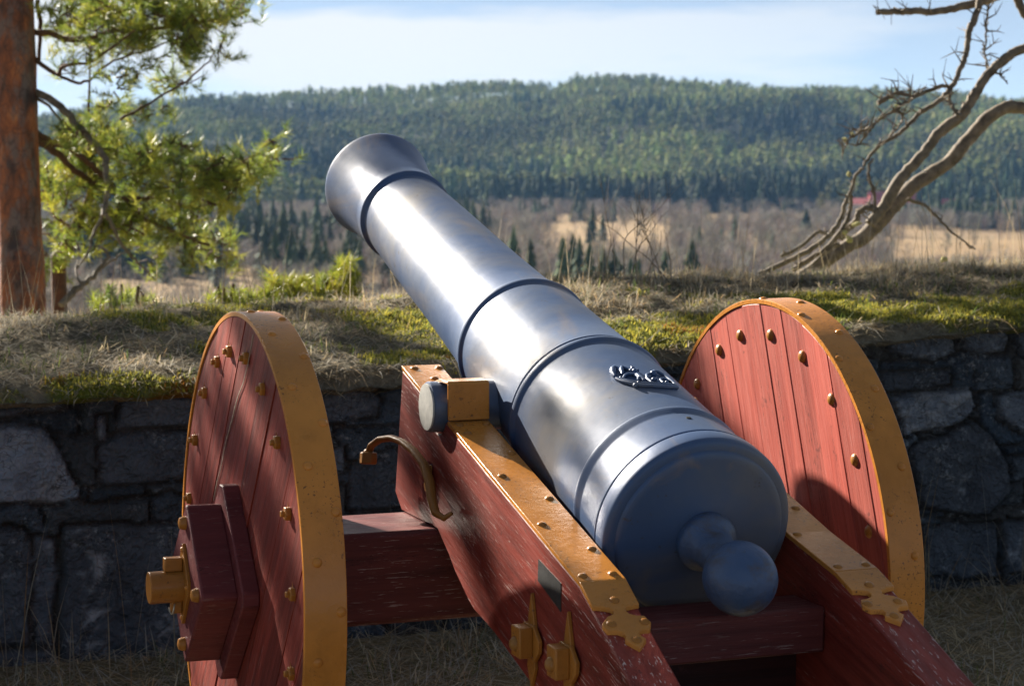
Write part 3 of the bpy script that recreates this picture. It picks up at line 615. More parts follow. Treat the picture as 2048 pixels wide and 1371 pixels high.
building('barn', 1783, 416, 1265, 27, 5.5, 4.8, 11, M['barn_red'], M['roof_red'], 'large dark red barn with red roof behind the dead tree trunk', 'barn', .2, 3)
building('farmhouse', 1722, 420, 1240, 10, 4.2, 3.0, 8, M['white_paint'], M['roof_red'], 'small white farmhouse with red roof beside the dark red barn', 'house', -.3, 3)
building('shed', 1889, 412, 1275, 13, 2.4, 2.4, 7, M['white_paint'], M['roof_red'], 'long low shed with bright red roof right of the barn', 'shed', .1, 2)

# ------------------------------------------------------------------ cannon
CN = empty('cannon', (0, 0, 0), 'old muzzle loading cannon with dark iron barrel on red wooden carriage with ochre fittings', 'cannon')
def lift(mb):
    mb.v = [(x, y, z+.6) for x, y, z in mb.v]; return mb
EL = .2936; GA = np.array([0, math.cos(EL), math.sin(EL)]); GN = np.array([0, -math.sin(EL), math.cos(EL)]); GX = np.array([1.0, 0, 0]); GB = np.array([0, -.9148, .2313])
prof = [(-.030, .050), (-.024, .075), (-.017, .120), (-.012, .158), (-.0105, .170), (-.0075, .174), (-.004, .176), (-.003, .182), (-.0015, .188), (.001, .1925), (.005, .1952), (.012, .1962), (.042, .1958), (.0455, .1948), (.0475, .1925), (.0500, .1925), (.0520, .1945), (.0555, .1945), (.0585, .1920),
        (.10, .1885), (.150, .1850), (.153, .1848), (.157, .1855), (.168, .1878), (.1738, .1889), (.1775, .1889), (.1805, .1880), (.1830, .1862), (.22, .1855), (.38, .1835), (.535, .1815), (.545, .1815), (.549, .1820), (.552, .1838), (.557, .1860), (.563, .1870), (.569, .1862), (.574, .1840), (.577, .1818), (.581, .1805), (.586, .1820), (.590, .1805), (.60, .1765),
        (.75, .1695), (.88, .1650), (.958, .1620), (.966, .1615), (.9695, .1618), (.973, .1640), (.978, .1662), (.984, .1670), (.990, .1660), (.994, .1635), (.997, .1600), (1.02, .1535), (1.13, .1460), (1.28, .1400), (1.38, .1365), (1.7, .1285), (1.90, .1215), (1.928, .1205), (1.934, .1208), (1.939, .1245), (1.9435, .1288), (1.9447, .1296), (1.951, .1298), (1.956, .1285), (1.960, .1262),
        (2.00, .1270), (2.06, .1305), (2.12, .1360), (2.17, .1430), (2.205, .1490), (2.222, .1522), (2.2274, .1528), (2.233, .1522), (2.236, .1500), (2.238, .085), (2.2, .078), (1.2, .078), (1.15, .0)]
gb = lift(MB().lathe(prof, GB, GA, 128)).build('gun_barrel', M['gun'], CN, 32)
casc = [(-.235, .0), (-.262+.0, .0)]
bc = -.190; br = .0705
cp = [(.0, .060), (-.030, .058), (-.036, .060), (-.044, .0605), (-.052, .057), (-.058, .050), (-.064, .044), (-.085, .0395), (-.110, .036), (-.122, .036)]
cp += [(bc+br*math.cos(t), br*math.sin(t)*(1+.02*math.sin(3*t))) for t in np.linspace(.55, PI, 16)]
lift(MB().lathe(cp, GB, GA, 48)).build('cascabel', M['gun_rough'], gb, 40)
TV, TW, TRr = -.208, .411, .0555
for s in (-1, 1):
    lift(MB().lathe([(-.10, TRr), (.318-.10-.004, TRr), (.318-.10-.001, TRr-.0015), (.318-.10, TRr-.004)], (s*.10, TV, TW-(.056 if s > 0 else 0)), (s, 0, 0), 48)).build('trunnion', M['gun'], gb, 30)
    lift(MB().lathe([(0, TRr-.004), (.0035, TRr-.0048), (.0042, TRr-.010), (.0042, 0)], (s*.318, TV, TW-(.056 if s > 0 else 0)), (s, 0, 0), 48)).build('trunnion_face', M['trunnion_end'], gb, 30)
def onb(s, th, h=0.0):
    r = np.interp(s, [p[0] for p in prof[18:32]], [p[1] for p in prof[18:32]])+h; t = R(th)
    return GB+GA*s+r*(GX*math.sin(t)+GN*math.cos(t))
cr = MB()
def ct(pts, r, h=.003): cr.tube([onb(a, b, h) for a, b in pts], r, 8)
ct([(.350, -16), (.336, -15), (.318, -12), (.302, -9.5), (.292, -5), (.288, -1), (.284, 4), (.284, 9), (.290, 14), (.299, 19.5)], .0042, .003)
ct([(.343, -15), (.327, -12), (.311, -9), (.301, -4), (.297, 1), (.294, 7), (.299, 13), (.308, 18.5)], .0034, .0042)
ct([(.362, -15.5), (.376, -15), (.392, -13), (.398, -11), (.392, -9.5)], [.003, .0062, .0072, .006, .003], .004)
ct([(.362, -10.5), (.378, -9), (.392, -7), (.385, -5), (.374, -3.5)], [.003, .0055, .005, .004, .0025], .004)
ct([(.340, -12.5), (.352, -10), (.357, -7), (.352, -4), (.342, -2.5), (.328, -3), (.318, -6)], .0033, .004)
ct([(.314, -2), (.330, -2.2), (.344, -2.7), (.352, -1.5)], [.004, .0055, .0055, .003], .004)
ct([(.305, 2), (.325, 1.5), (.345, 4), (.356, 8.5)], .0034, .004)
ct([(.362, 11), (.374, 13), (.374, 16), (.362, 18.5), (.340, 19.6), (.318, 19.8), (.303, 19.5)], [.0045, .0036, .0036, .004, .0048, .0045, .003], .004)
ct([(.300, 11), (.318, 10), (.332, 12), (.338, 15), (.330, 18)], .003, .0035)
for a, b, r in ((.355, 9.8, .0075), (.366, -1.6, .0062), (.379, -1.2, .0052), (.388, -.6, .0035), (.370, 1.0, .0035), (.372, -3.6, .0038), (.318, 5.2, .0055), (.309, 7.2, .0048), (.306, 10.2, .0042), (.322, 7.6, .0035), (.327, -3.6, .005), (.306, -6.5, .0045), (.297, -9.8, .0055), (.312, 13.5, .004), (.345, -13.5, .004)):
    cr.ball(onb(a, b, .004), r, 10)
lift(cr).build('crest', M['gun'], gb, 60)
lift(MB().lathe([(-.004, .0055), (.0012, .0055), (.0016, .0045), (.0016, 0)], onb(.125, 2.8), onb(.125, 2.8, 1)-onb(.125, 2.8), 16)).build('vent', M['dark_plate'], gb)

# cheeks of the carriage
UO, UI = .294, .203
TOP = lambda v: .463+.2753*v if v > -1.03 else .1795+.545*(v+1.03)
FL = [(-0.2946, -1.0925), (-0.278, -1.0956), (-0.2638, -1.1005), (-0.2582, -1.1081), (-0.2624, -1.1152), (-0.2762, -1.1197), (-0.2942, -1.1371), (-0.2899, -1.1523), (-0.2718, -1.1541), (-0.2620, -1.1600), (-0.2603, -1.1690), (-0.2663, -1.1760), (-0.2465, -1.1980), (-0.2252, -1.178), (-0.2290, -1.1733), (-0.2334, -1.1669), (-0.2315, -1.1598), (-0.2234, -1.1567), (-0.2084, -1.1563), (-0.1994, -1.1407), (-0.2061, -1.1238), (-0.2199, -1.1224), (-0.2319, -1.1167), (-0.2357, -1.1089), (-0.2326, -1.1016), (-0.2192, -1.0974), (-0.203, -1.0957)]
RIV = [(-.27, .033), (-.211, .03), (-.243, -.032), (-.275, -.300), (-.214, -.300), (-.273, -.346), (-.215, -.459), (-.275, -.566), (-.217, -.682), (-.276, -.793), (-.219, -.908), (-.280, -1.012), (-.220, -1.012)]
RIVL = [(-.247, -1.083), (-.276, -1.138), (-.212, -1.139), (-.245, -1.179)]
def nrm(v):
    m = .2753 if v > -1.03 else .545
    q = np.array([0, -m, 1.0]); return q/np.linalg.norm(q)
TOPL = TOP
def TOPR(v): return TOPL(v) if v > -.9 else (.2152+.216*(v+.9) if v > -1.10 else .172+.41*(v+1.10))
for s in (-1, 1):
    TOP = TOPL if s < 0 else TOPR; DV = 0 if s < 0 else -.058
    arc = [(TV+.060*math.cos(t), TW+.060*math.sin(t)) for t in np.linspace(0.10, -PI-.10, 15)]
    tt = .010
    arc = [(v, w_) for v, w_ in arc if w_ < TOP(v)-tt-.002]; arc = [(arc[0][0], TOP(arc[0][0])-tt)]+arc+[(arc[-1][0]-.001, TOP(arc[-1][0])-tt)]
    outl = [(.05, TOP(.05)-tt)]+arc+([(-1.03, TOP(-1.03)-tt), (-2.38, TOP(-2.38))] if s < 0 else [(-.9, TOP(-.9)-tt), (-1.10, TOP(-1.10)-tt), (-2.38, TOP(-2.38))])+[(-2.41, -.585), (-2.38, -.6), (-2.15, -.6), (-1.1, -.19), (-.764, -.066), (-.568, -.014), (-.441, .008), (-.366, .035), (-.275, .098), (-.2, .140), (.062, .140), (.112, .176)]
    ck = lift(MB().prism(outl, lambda p, q, t: (s*t, p, q), UI, UO)).build('carriage_cheek', M['cheek_wood'], CN, 30, .004)
    st = MB()
    for v0, v1 in (((.053, -.125), (-.276, -1.0315)) if s < 0 else ((.053, -.125), (-.276, -.9), (-.9, -1.0885))):
        a0, a1 = TOP(v0), TOP(v1)
        st.prism([(v0, a0-.0098), (v0, a0), (v1, a1), (v1, a1-.0098)], lambda p, q, t: (s*t, p, q), UI-.001, UO+.001)
    # lower end with leaf shaped tip
    tip = [(-.295, -1.0310)]+FL+[(-.202, -1.0310)]
    st.prism(tip, lambda p, q, t: (-s*p, q+DV, TOP(q+DV)+t), -.0098, 0.0)
    lift(st).build('iron_strap', M['ochre'], ck, 30, .0016)
    for u, v in RIV+RIVL:
        lift(MB().dome((-s*u, v+(DV if v < -1 else 0), TOP(v+(DV if v < -1 else 0))-.0005), nrm(v), .0098, .0052, 14)).build('rivet', M['ochre_dull'], ck, 50)
    # cap square over the trunnion
    o1 = [(-.287, .388), (-.287, .467), (-.282, .473), (-.235, .474), (-.200, .468), (-.168, .452), (-.142, .426), (-.150, .420), (-.174, .444), (-.204, .460), (-.237, .4665), (-.279, .466), (-.279, .390)]
    if s > 0: o1 = [(p, q-.058 if q > .43 else q) for p, q in o1]
    lift(MB().prism(o1, lambda p, q, t: (s*t, p, q), UI-.001, UO+.002)).build('cap_square', M['ochre'], ck, 30, .002)
    # spear shaped keepers with block nuts
    for vc, wc in ((-.800, .018), (-.990, .020)):
        k = MB()
        sp = [(vc, wc+.096), (vc-.010, wc+.062), (vc-.020, wc+.030), (vc-.018, wc-.03), (vc-.022, wc-.05), (vc, wc-.092), (vc+.020, wc-.05), (vc+.016, wc-.03), (vc+.018, wc+.030), (vc+.010, wc+.062)]
        k.prism(sp, lambda p, q, t: (s*t, p, q), UO, UO+.008)
        hx = [(vc-.026, wc+.034), (vc-.055, wc+.010), (vc-.052, wc-.012), (vc-.030, wc-.034), (vc+.026, wc-.034), (vc+.050, wc-.010), (vc+.052, wc+.012), (vc+.028, wc+.034)]
        k.prism(hx, lambda p, q, t: (s*t, p, q), UO+.004, UO+.0125)
        kb = lift(k).build('spear_bracket', M['ochre_dull'], ck, 30, .0015)
        lift(MB().box((min(s*(UO+.012), s*(UO+.040)), vc-.024, wc-.028), (max(s*(UO+.012), s*(UO+.040)), vc+.024, wc+.032))).build('block_nut', M['ochre_dull'], ck, 30, .003)
        lift(MB().dome((s*(UO+.040), vc, wc-.002), (s, 0, 0), .015, .012, 10)).build('bolt_head', M['ochre_rust'], ck, 40)
    if s < 0:
        pl = [(-.824, .183), (-.941, .158), (-.941, .104), (-.821, .141)]
        lift(MB().prism(pl, lambda p, q, t: (s*t, p, q), UO-.01, UO+.0015)).build('lock_plate', M['dark_plate'], ck, 30)
        h = MB(); hp = [(-.303, -.330, .196), (-.318, -.322, .184), (-.330, -.300, .192), (-.326, -.262, .216), (-.318, -.225, .246), (-.314, -.17, .280), (-.318, -.11, .302), (-.326, -.05, .315), (-.336, .0, .318), (-.350, .045, .310), (-.362, .075, .292), (-.366, .085, .272)]
        h.tube(hp, [.006, .009, .011, .012, .0125, .012, .0115, .011, .0105, .010, .0095, .009], 10, flat=.75)
        hk = lift(h).build('drag_hook', M['ochre_rust'], ck, 50)
        lift(MB().lathe([(-.014, .019), (-.011, .021), (.011, .021), (.014, .019)], (-.366, .085, .262), (.1, .15, 1), 6)).build('hook_nut', M['ochre_rust'], ck, 30, .002)
        lift(MB().dome((-.365, .087, .276), (.1, .15, 1), .0125, .009, 12)).build('hook_rivet', M['ochre_rust'], ck, 40)
        lift(MB().lathe([(0, .018), (.012, .018), (.014, .015)], (-.294, -.165, .232), (-1, 0, 0), 6).box((-.312, -.176, .250), (-.296, -.150, .278))).build('hook_bolt', M['ochre_rust'], ck, 30, .002)
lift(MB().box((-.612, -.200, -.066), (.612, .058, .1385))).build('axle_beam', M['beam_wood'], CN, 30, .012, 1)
lift(MB().box((-UI+.001, -1.055, .012), (UI-.001, -.93, .100))).build('transom', M['beam_wood'], CN, 30, .005)
lift(MB().box((-UI+.001, -.14, .16), (UI-.001, -.02, .25))).build('transom', M['beam_wood'], CN, 30, .005)
lift(MB().box((-UI+.001, -2.2, -.56), (UI-.001, -2.05, -.46))).build('transom', M['beam_wood'], CN, 30, .005)
lift(MB().box((-UI+.001, -.94, -.15), (UI-.001, -.90, .0135))).build('transom', M['shade_wood'], CN, 30)  # board added under the transom, its dark colour stands for shade
lift(MB().lathe([(-1.79/2, .0355), (1.79/2, .0355)], (0, 0, .012), (1, 0, 0), 32)).build('axle_rod', M['ochre_dull'], CN, 30, .002)

def smooth(pts, k=4, jit=0.0):
    P = np.array(pts, float); n = len(P); o = []
    for i in range(n-1):
        p0, p1, p2, p3 = P[max(i-1, 0)], P[i], P[i+1], P[min(i+2, n-1)]
        for j in range(k):
            t = j/k; o.append(.5*((2*p1)+(-p0+p2)*t+(2*p0-5*p1+4*p2-p3)*t*t+(-p0+3*p1-3*p2+p3)*t**3))
    o.append(P[-1]); o = np.array(o); o[1:-1] += rng.normal(size=(len(o)-2, 3))*jit; return o
def face_l(px, py):
    n = np.array([1, 0, -.0201]); n /= np.linalg.norm(n); o = np.array([0, 0, .6])-n*.699; d = ray(px, py); p = CAM+d*(((o-CAM)@n)/(d@n))-o
    return p[1], p[2]
def wheel(s):
    """s=-1 the one with the hub towards the camera side, +1 the other"""
    xi, xo = .6147, .6990; Rw = .5885; L = R(-36 if s < 0 else 18); pw = .0968
    m = MB(); q0 = -.60+(.022 if s < 0 else .047)
    rs = random.Random(4 if s < 0 else 9)
    cL, sL = math.cos(L), math.sin(L)
    q = q0-pw
    while q < Rw:
        a, b = max(q+.0009, -Rw+.0005), min(q+pw-.0009, Rw-.0005)
        if b-a > .006:
            n = 9; qs = np.linspace(a, b, n); up = [(x, math.sqrt(max(0, Rw*Rw-x*x))) for x in qs]; dn = [(x, -math.sqrt(max(0, Rw*Rw-x*x))) for x in qs[::-1]]
            j1, j2 = rs.uniform(-.0016, .0016), rs.uniform(-.0016, .0016)
            m.prism(up+dn, lambda p, r, t: (s*t, p*cL+r*sL, -p*sL+r*cL), xi+.001+j1, xo-.001+j2)
        q += pw
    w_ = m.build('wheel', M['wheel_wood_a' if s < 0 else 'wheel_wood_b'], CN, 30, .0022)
    w_.location = (0, 0, .6); w_.rotation_euler = (0, -s*.0201, 0)
    if s < 0:
        ck_ = []; pts = [face_l(507, 668), face_l(498, 720), face_l(487, 765), face_l(474, 800), face_l(464, 840), face_l(452, 885), face_l(443, 930), face_l(432, 975), face_l(428, 1000)]
        pts = smooth([(p[0], p[1], 0) for p in pts], 5); k = len(pts); wd = .0016+.0042*np.sin(np.linspace(.15, 3.0, k))**.7*(.55+.45*rng.uniform(0, 1, k)); jz = rng.normal(size=k)*.0012
        ol = [(p[0]-wd[i]*.5+jz[i], p[1]) for i, p in enumerate(pts)]+[(p[0]+wd[i]*.5+jz[i], p[1]) for i, p in reversed(list(enumerate(pts)))]
        MB().prism(ol, lambda p, q, t: (s*t, p, q), xo+.0002, xo+.0014).build('bare_wood_crack', M['bare_wood_grain'], w_, 30)
    MB().lathe([(xi-.001, .5895), (xi-.001, .5990), (xi+.0002, .6), (xo-.0002, .6), (xo+.001, .5990), (xo+.001, .5895), (xi-.001, .5895)], (0, 0, 0), (s, 0, 0), 180, closed=True).build('iron_tyre', M['ochre'], w_, 30)
    for k in range(38):
        ph = R((-0.3 if s < 0 else 2.2)-9.4737*k); x = (.662 if k % 2 == 0 else .622) if s < 0 else (.628 if k % 2 == 0 else .677)
        if s < 0: x = .672 if k % 2 == 0 else .626
        n_ = np.array([0, math.sin(ph), math.cos(ph)])
        MB().dome(np.array([s*x, 0, 0])+n_*.5995, n_, .0105, .0055, 12).build('tyre_rivet', M['ochre'], w_, 50)
    for k in range(20):
        ph = R((8.7 if s < 0 else 13.9)-18.2*k); n_ = np.array([0, math.sin(ph), math.cos(ph)])
        if s < 0:
            o = np.array([s*xo, 0, 0])+n_*.512
            rot = R(rs.uniform(0, 60)); b = MB()
            b.lathe([(-.002, .0150), (.008, .0150), (.010, .0130)], o, (s, 0, 0), 6).lathe([(.008, .0070), (.0165, .0070), (.018, .0058)], o, (s, 0, 0), 8)
            tb = rs.uniform(-.5, .5); d = np.array([0, math.sin(tb), math.cos(tb)]); e_ = np.cross(d, (s, 0, 0)); b.add([o+e_*.007, o-e_*.007, o+d*.031+np.array([s*.004, 0, 0]), o+e_*.007+np.array([s*.002, 0, 0]), o-e_*.007+np.array([s*.002, 0, 0])], [(0, 1, 2), (3, 2, 4), (0, 2, 3), (1, 4, 2)])
            b.build('nut', M['ochre_dull'], w_, 30, .0012)
        else:
            o = np.array([s*xi, 0, 0])+n_*.518
            MB().dome(o, (-s, 0, 0), .0150, .0075, 16).build('bolt_head', M['ochre_dull'], w_, 60)
            MB().lathe([(-.002, .0165), (.010, .0165), (.0125, .0140)], np.array([s*xo, 0, 0])+n_*.512, (s, 0, 0), 6).build('nut', M['ochre_dull'], w_, 30, .0012)
    if s < 0 or s > 0:
        def dia(h, c=.012): return [(c, h-c), (h-c, c), (h-c, -c), (c, -h+c), (-c, -h+c), (-h+c, -c), (-h+c, c), (-c, h-c)]
        MB().prism(dia(.233, .016), lambda p, q, t: (s*t, p, q), xo-.002, .736).build('hub_plate', M['hub_wood'], w_, 30, .004)
        MB().prism(dia(.181, .006), lambda p, q, t: (s*t, p, q), .734, .814).build('hub_block', M['hub_wood'], w_, 30, .005)
        MB().prism([(0, .090), (.018, .068), (.060, .014), (.060, -.014), (.018, -.068), (0, -.090), (-.018, -.068), (-.060, -.014), (-.060, .014), (-.018, .068)], lambda p, q, t: (s*t, p, q), .813, .8215).build('hub_washer', M['ochre_dull'], w_, 30, .0015)
        for p, q in ((0, .135), (.135, 0), (0, -.135), (-.135, 0)):
            MB().lathe([(-.002, .0155), (.006, .0155), (.014, .012), (.016, .006), (.016, 0)], (s*.814, p, q), (s, 0, 0), 12).build('hub_bolt', M['ochre_dull'], w_, 40)
        for p, q in ((0, .076), (.050, 0), (0, -.076), (-.050, 0)):
            MB().dome((s*.8215, p, q), (s, 0, 0), .006, .004, 10).build('washer_rivet', M['ochre'], w_, 50)
        MB().box((min(s*.822, s*.862), -.014, .030), (max(s*.822, s*.862), .014, .060)).build('linch_pin', M['ochre_dull'], w_, 30, .003)
        MB().box((min(s*.822, s*.846), -.011, -.064), (max(s*.822, s*.846), .011, -.030)).build('linch_pin', M['ochre_dull'], w_, 30, .003)
        MB().tube([(s*(.838+.001*i), -.016+.008*math.cos(t), -.052+.011*math.sin(t)) for i, t in enumerate(np.linspace(.4, 2*PI+.2, 14))], .0018, 6).build('cotter_ring', M['galv'], w_, 60)
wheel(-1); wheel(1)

# ------------------------------------------------------------------ trees near the bank
GRN = np.array([[.21, .27, .040], [.28, .32, .045], [.15, .21, .040], [.34, .34, .055], [.10, .15, .04]])
def shoots(P, D, n, L, Wd, pal, spread=(20, 62), back=.09):
    k = len(P); D = D/np.linalg.norm(D, axis=1)[:, None]
    h = np.where(np.abs(D[:, 2:3]) < .9, np.array([[0, 0, 1.0]]), np.array([[1.0, 0, 0]])); e1 = np.cross(D, h); e1 /= np.linalg.norm(e1, axis=1)[:, None]; e2 = np.cross(D, e1)
    th = rng.uniform(0, 2*PI, (k, n)); sp = np.radians(rng.uniform(*spread, (k, n))); q = rng.uniform(-1, .15, (k, n))*back
    d = D[:, None]*np.cos(sp)[..., None]+(e1[:, None]*np.cos(th)[..., None]+e2[:, None]*np.sin(th)[..., None])*np.sin(sp)[..., None]
    o = P[:, None]+D[:, None]*q[..., None]; ln = (L*rng.uniform(.7, 1.15, (k, n)))[..., None]
    rv = rng.normal(size=(k, n, 3)); sd = np.cross(d, rv); sd /= np.linalg.norm(sd, axis=-1)[..., None]; sd *= Wd*.5
    V = np.stack([o-sd, o+sd, o+d*ln], 2).reshape(-1, 3)
    c = pal[rng.integers(0, len(pal), k)][:, None]*rng.uniform(.75, 1.25, (k, n, 1)); C = np.repeat(c.reshape(-1, 3), 3, 0)
    return V, C
def crown(name, parent, clumps, pal=GRN, nn_=28, L=.078, Wd=.0050, up=.45, twig=True, org=(0, 0, 0)):
    """clumps: (centre, (rx, ry, rz), count)"""
    org = np.array(org); Vs = []; Cs = []; tw = MB()
    for c, r, n in clumps:
        c = np.array(c, float)-org; g = rng.normal(size=(n, 3)); g /= np.linalg.norm(g, axis=1)[:, None]; g *= rng.uniform(.25, 1, (n, 1))**.6
        P = c+g*np.array(r); D = g*np.array([1, 1, .6])+np.array([0, 0, up])+rng.normal(size=(n, 3))*.35
        V, C = shoots(P, D, nn_, L, Wd, pal); Vs.append(V); Cs.append(C)
        if twig:
            for i in range(0, n, 2):
                mid = c+(P[i]-c)*.5+rng.normal(size=3)*.03; tw.tube([c*.75+P[i]*.25, mid, P[i]], [.006, .0045, .0025], 4, False)
    V = np.concatenate(Vs); C = np.concatenate(Cs)
    o = npmesh(name, np.concatenate([V, np.array(tw.v)]) if tw.v else V, [np.arange(len(V)).reshape(-1, 3)]+([np.array(tw.f)+len(V)] if tw.v else []), M['needle'], np.concatenate([C, np.full((len(tw.v), 3), .08)]) if tw.v else C, parent)
    if tw.v:
        o.data.materials.append(M['branch']); mi = np.zeros(len(o.data.polygons), dtype=np.int32); mi[len(V)//3:] = 1; o.data.polygons.foreach_set('material_index', mi)
def pxl(pts, d, dd=0.0):
    n = len(pts); return [at(p[0], p[1], d+dd*i/max(1, n-1)) for i, p in enumerate(pts)]
def limb(parent, pts, r0, r1, m, name='branch', org=(0, 0, 0), n=7, k=4, jit=.004):
    q = smooth(pts, k, jit)-np.array(org); rr_ = np.linspace(r0, r1, len(q))*(1+.10*np.interp(np.arange(len(q)), np.arange(0, len(q)+4, 3), rng.uniform(-1, 1, len(np.arange(0, len(q)+4, 3)))))
    return MB().tube(q, rr_, n).build(name, m, parent, 60)
D0 = 12.4
base = at(46, 640, D0); base[2] = float(zground(np.array([base[0]]), np.array([base[1]]))[0])-.15; b0 = base.copy()
pt = empty('pine_tree', base, 'thick pine trunk with flaky orange bark at the end of the bank', 'tree')
tp = [b0, at(47, 640, D0), at(41, 480, D0), at(36, 320, D0), at(32, 160, D0), at(27, 0, D0), at(20, -250, D0+.1), at(16, -600, D0+.2), at(30, -1000, D0+.3), at(40, -1500, D0+.4), at(35, -2100, D0+.5)]
tr = [.165, .132, .126, .123, .121, .118, .112, .10, .085, .06, .02]
q = smooth(tp, 6)-b0; rt = np.interp(np.arange(len(q)), np.arange(0, len(q), 6), tr)
MB().tube(q, rt*(1+rng.uniform(-.02, .02, len(q))), 28).build('trunk', M['bark'], pt, 70)
px2 = lambda v: v*D0/FPX
for pts, r0, r1, m, dd in (
    ([(62, 183), (110, 205), (150, 245), (205, 310), (213, 345), (212, 400), (205, 432)], 8, 4.5, 'dead', -.5),
    ([(205, 430), (185, 470), (178, 500), (150, 540)], 4, 1.5, 'dead', -.2),
    ([(210, 425), (245, 490), (270, 520), (290, 538), (312, 560)], 4.2, 1.2, 'dead', .2),
    ([(210, 315), (240, 322), (262, 328), (285, 312)], 3.6, 1.5, 'dead', -.2), ([(66, 190), (105, 220), (128, 252)], 4, 1.5, 'dead', -.3),
    ([(66, 262), (105, 285), (140, 295), (175, 325), (200, 345), (280, 428), (330, 455), (420, 490)], 9, 3, 'branch', .5),
    ([(70, 278), (120, 310), (150, 340), (200, 372), (290, 398), (380, 365), (450, 340), (530, 300)], 8, 2.5, 'branch', .9),
    ([(60, 60), (150, 80), (230, 62), (300, 58), (400, 45), (500, 20)], 7, 2.5, 'branch', .3),
    ([(60, 110), (110, 150), (130, 130), (190, 120), (270, 60)], 5, 2, 'branch', -.4), ([(76, 0), (80, 60), (78, 130)], 5, 4, 'branch', .1),
    ([(120, 150), (150, 165), (178, 160), (230, 120), (300, 100), (400, 60)], 3.5, 1.5, 'branch', .2), ([(240, 240), (300, 205), (360, 170), (410, 130), (430, 100)], 3, 1.6, 'branch', .2),
    ([(178, 300), (177, 210), (180, 60)], 3.2, 1.6, 'branch', .3)):
    pp = pxl(pts, D0+.02, dd); limb(pt, pp, px2(r0), px2(r1), M[m], 'branch', b0)
def blobs(lst, d, dr=.5):
    o = []
    for cx, cy, rx, ry, n in lst:
        k = max(1, int(n*.78)//9)
        for _ in range(k):
            t = rng.uniform(0, 2*PI); u = math.sqrt(rng.uniform(0, 1)); o.append((at(cx+rx*u*math.cos(t), cy+ry*u*math.sin(t), d+rng.uniform(-dr, dr)), (.16, .16, .11), 9))
    return o
vis = blobs([(150, 15, 80, 40, 150), (270, 10, 90, 45, 230), (390, 10, 80, 40, 190), (470, 5, 38, 24, 60), (180, 70, 80, 40, 90), (280, 75, 60, 30, 90), (370, 70, 60, 30, 70), (440, 45, 30, 30, 30), (420, 95, 24, 12, 14),
             (230, 130, 60, 22, 26), (370, 135, 45, 38, 60), (340, 175, 25, 30, 18), (120, 120, 25, 40, 16), (260, 175, 40, 16, 14), (240, 215, 30, 12, 14), (310, 250, 55, 28, 34),
             (200, 265, 65, 32, 80), (270, 300, 55, 40, 90), (340, 320, 60, 40, 120), (400, 345, 60, 38, 130), (460, 350, 45, 36, 100), (500, 325, 35, 28, 60), (535, 290, 20, 22, 22), (558, 322, 8, 10, 4),
             (300, 390, 70, 40, 90), (390, 410, 60, 32, 70), (450, 400, 34, 22, 30), (350, 470, 45, 26, 50), (420, 500, 40, 22, 50), (450, 470, 18, 28, 16)], D0+.3, .7)
# upper crown above the frame, carried by limbs at several heights
for h, a, ln in ((4.3, 20, 2.2), (4.9, 75, 1.9), (5.6, -30, 1.8), (6.2, 140, 1.7), (6.8, -100, 1.5), (7.4, 40, 1.2), (8.0, 200, 1.1)):
    t = np.array(tp[-5])*0; px_ = np.interp(h, [p[2] for p in tp], [p[0] for p in tp]); py_ = np.interp(h, [p[2] for p in tp], [p[1] for p in tp])
    a = R(a); e = [(px_, py_, h), (px_+.5*ln*math.cos(a), py_+.5*ln*math.sin(a), h+.22), (px_+ln*math.cos(a), py_+ln*math.sin(a), h+.12)]
    limb(pt, e, .035, .012, M['branch'], 'branch', b0)
    for u in (.55, .8, 1.0, 1.12):
        vis.append(((px_+u*ln*math.cos(a)+rng.normal()*.15, py_+u*ln*math.sin(a)+rng.normal()*.15, h+.2), (.32, .32, .18), 34))
for P, L, r, n in (((1.75, 2.8, 1.05), 6.1, .22, 50), ((2.3, 2.95, 1.07), 5.8, .22, 60), ((2.8, 2.7, 1.08), 6.0, .36, 110), ((3.3, 2.8, 1.1), 6.0, .36, 100), ((2.9, 2.1, 1.0), 6.5, .3, 80), ((3.4, 2.2, 1.0), 6.4, .3, 80), ((2.3, 3.15, 1.1), 5.8, .25, 50), ((3.0, 3.2, 1.1), 5.8, .3, 70), ((1.55, 2.1, .93), 6.8, .2, 40)):
    c = np.array(P)+SUN*L; vis.append((c, (r, r, r*.7), int(n*.6))); limb(pt, [(-.15, 7.72, c[2]-.4), ((c[0]-.15)/2, (c[1]+7.72)/2, c[2]-.15), tuple(c)], .028, .008, M['branch'], 'branch', b0, 5, 3)
vis += [((tp[-1][0], tp[-1][1], tp[-1][2]-.1), (.6, .6, .5), 90)]
crown('needles', pt, vis, org=b0)
# second slender pine
b1 = at(112, 620, 13.0); b1[2] = float(zground(np.array([b1[0]]), np.array([b1[1]]))[0])-.1
p2 = empty('pine_tree', b1, 'slender leaning pine stem with bright needles behind the thick orange trunk', 'tree')
limb(p2, [b1, at(118, 600, 13.0), at(130, 510, 13.0), at(158, 440, 13.0), at(180, 392, 13.0), at(186, 350, 13.0), at(178, 300, 13.1)], .050, .018, M['branch'], 'trunk', b1, 10)
limb(p2, pxl([(150, 460), (110, 430), (95, 400)], 13.0, .2), .014, .006, M['branch'], 'branch', b1); limb(p2, pxl([(168, 420), (210, 440), (250, 450), (290, 470)], 13.0, .2), .014, .006, M['branch'], 'branch', b1)
crown('needles', p2, blobs([(120, 330, 35, 50, 60), (110, 420, 28, 50, 60), (105, 500, 22, 45, 36), (170, 340, 55, 45, 90), (230, 410, 50, 50, 80), (200, 470, 60, 40, 56), (270, 450, 45, 45, 70), (280, 510, 30, 24, 20), (170, 520, 40, 25, 14), (190, 285, 60, 30, 60)], 13.1, .5), GRN*np.array([1.2, 1.15, .9]), org=b1)
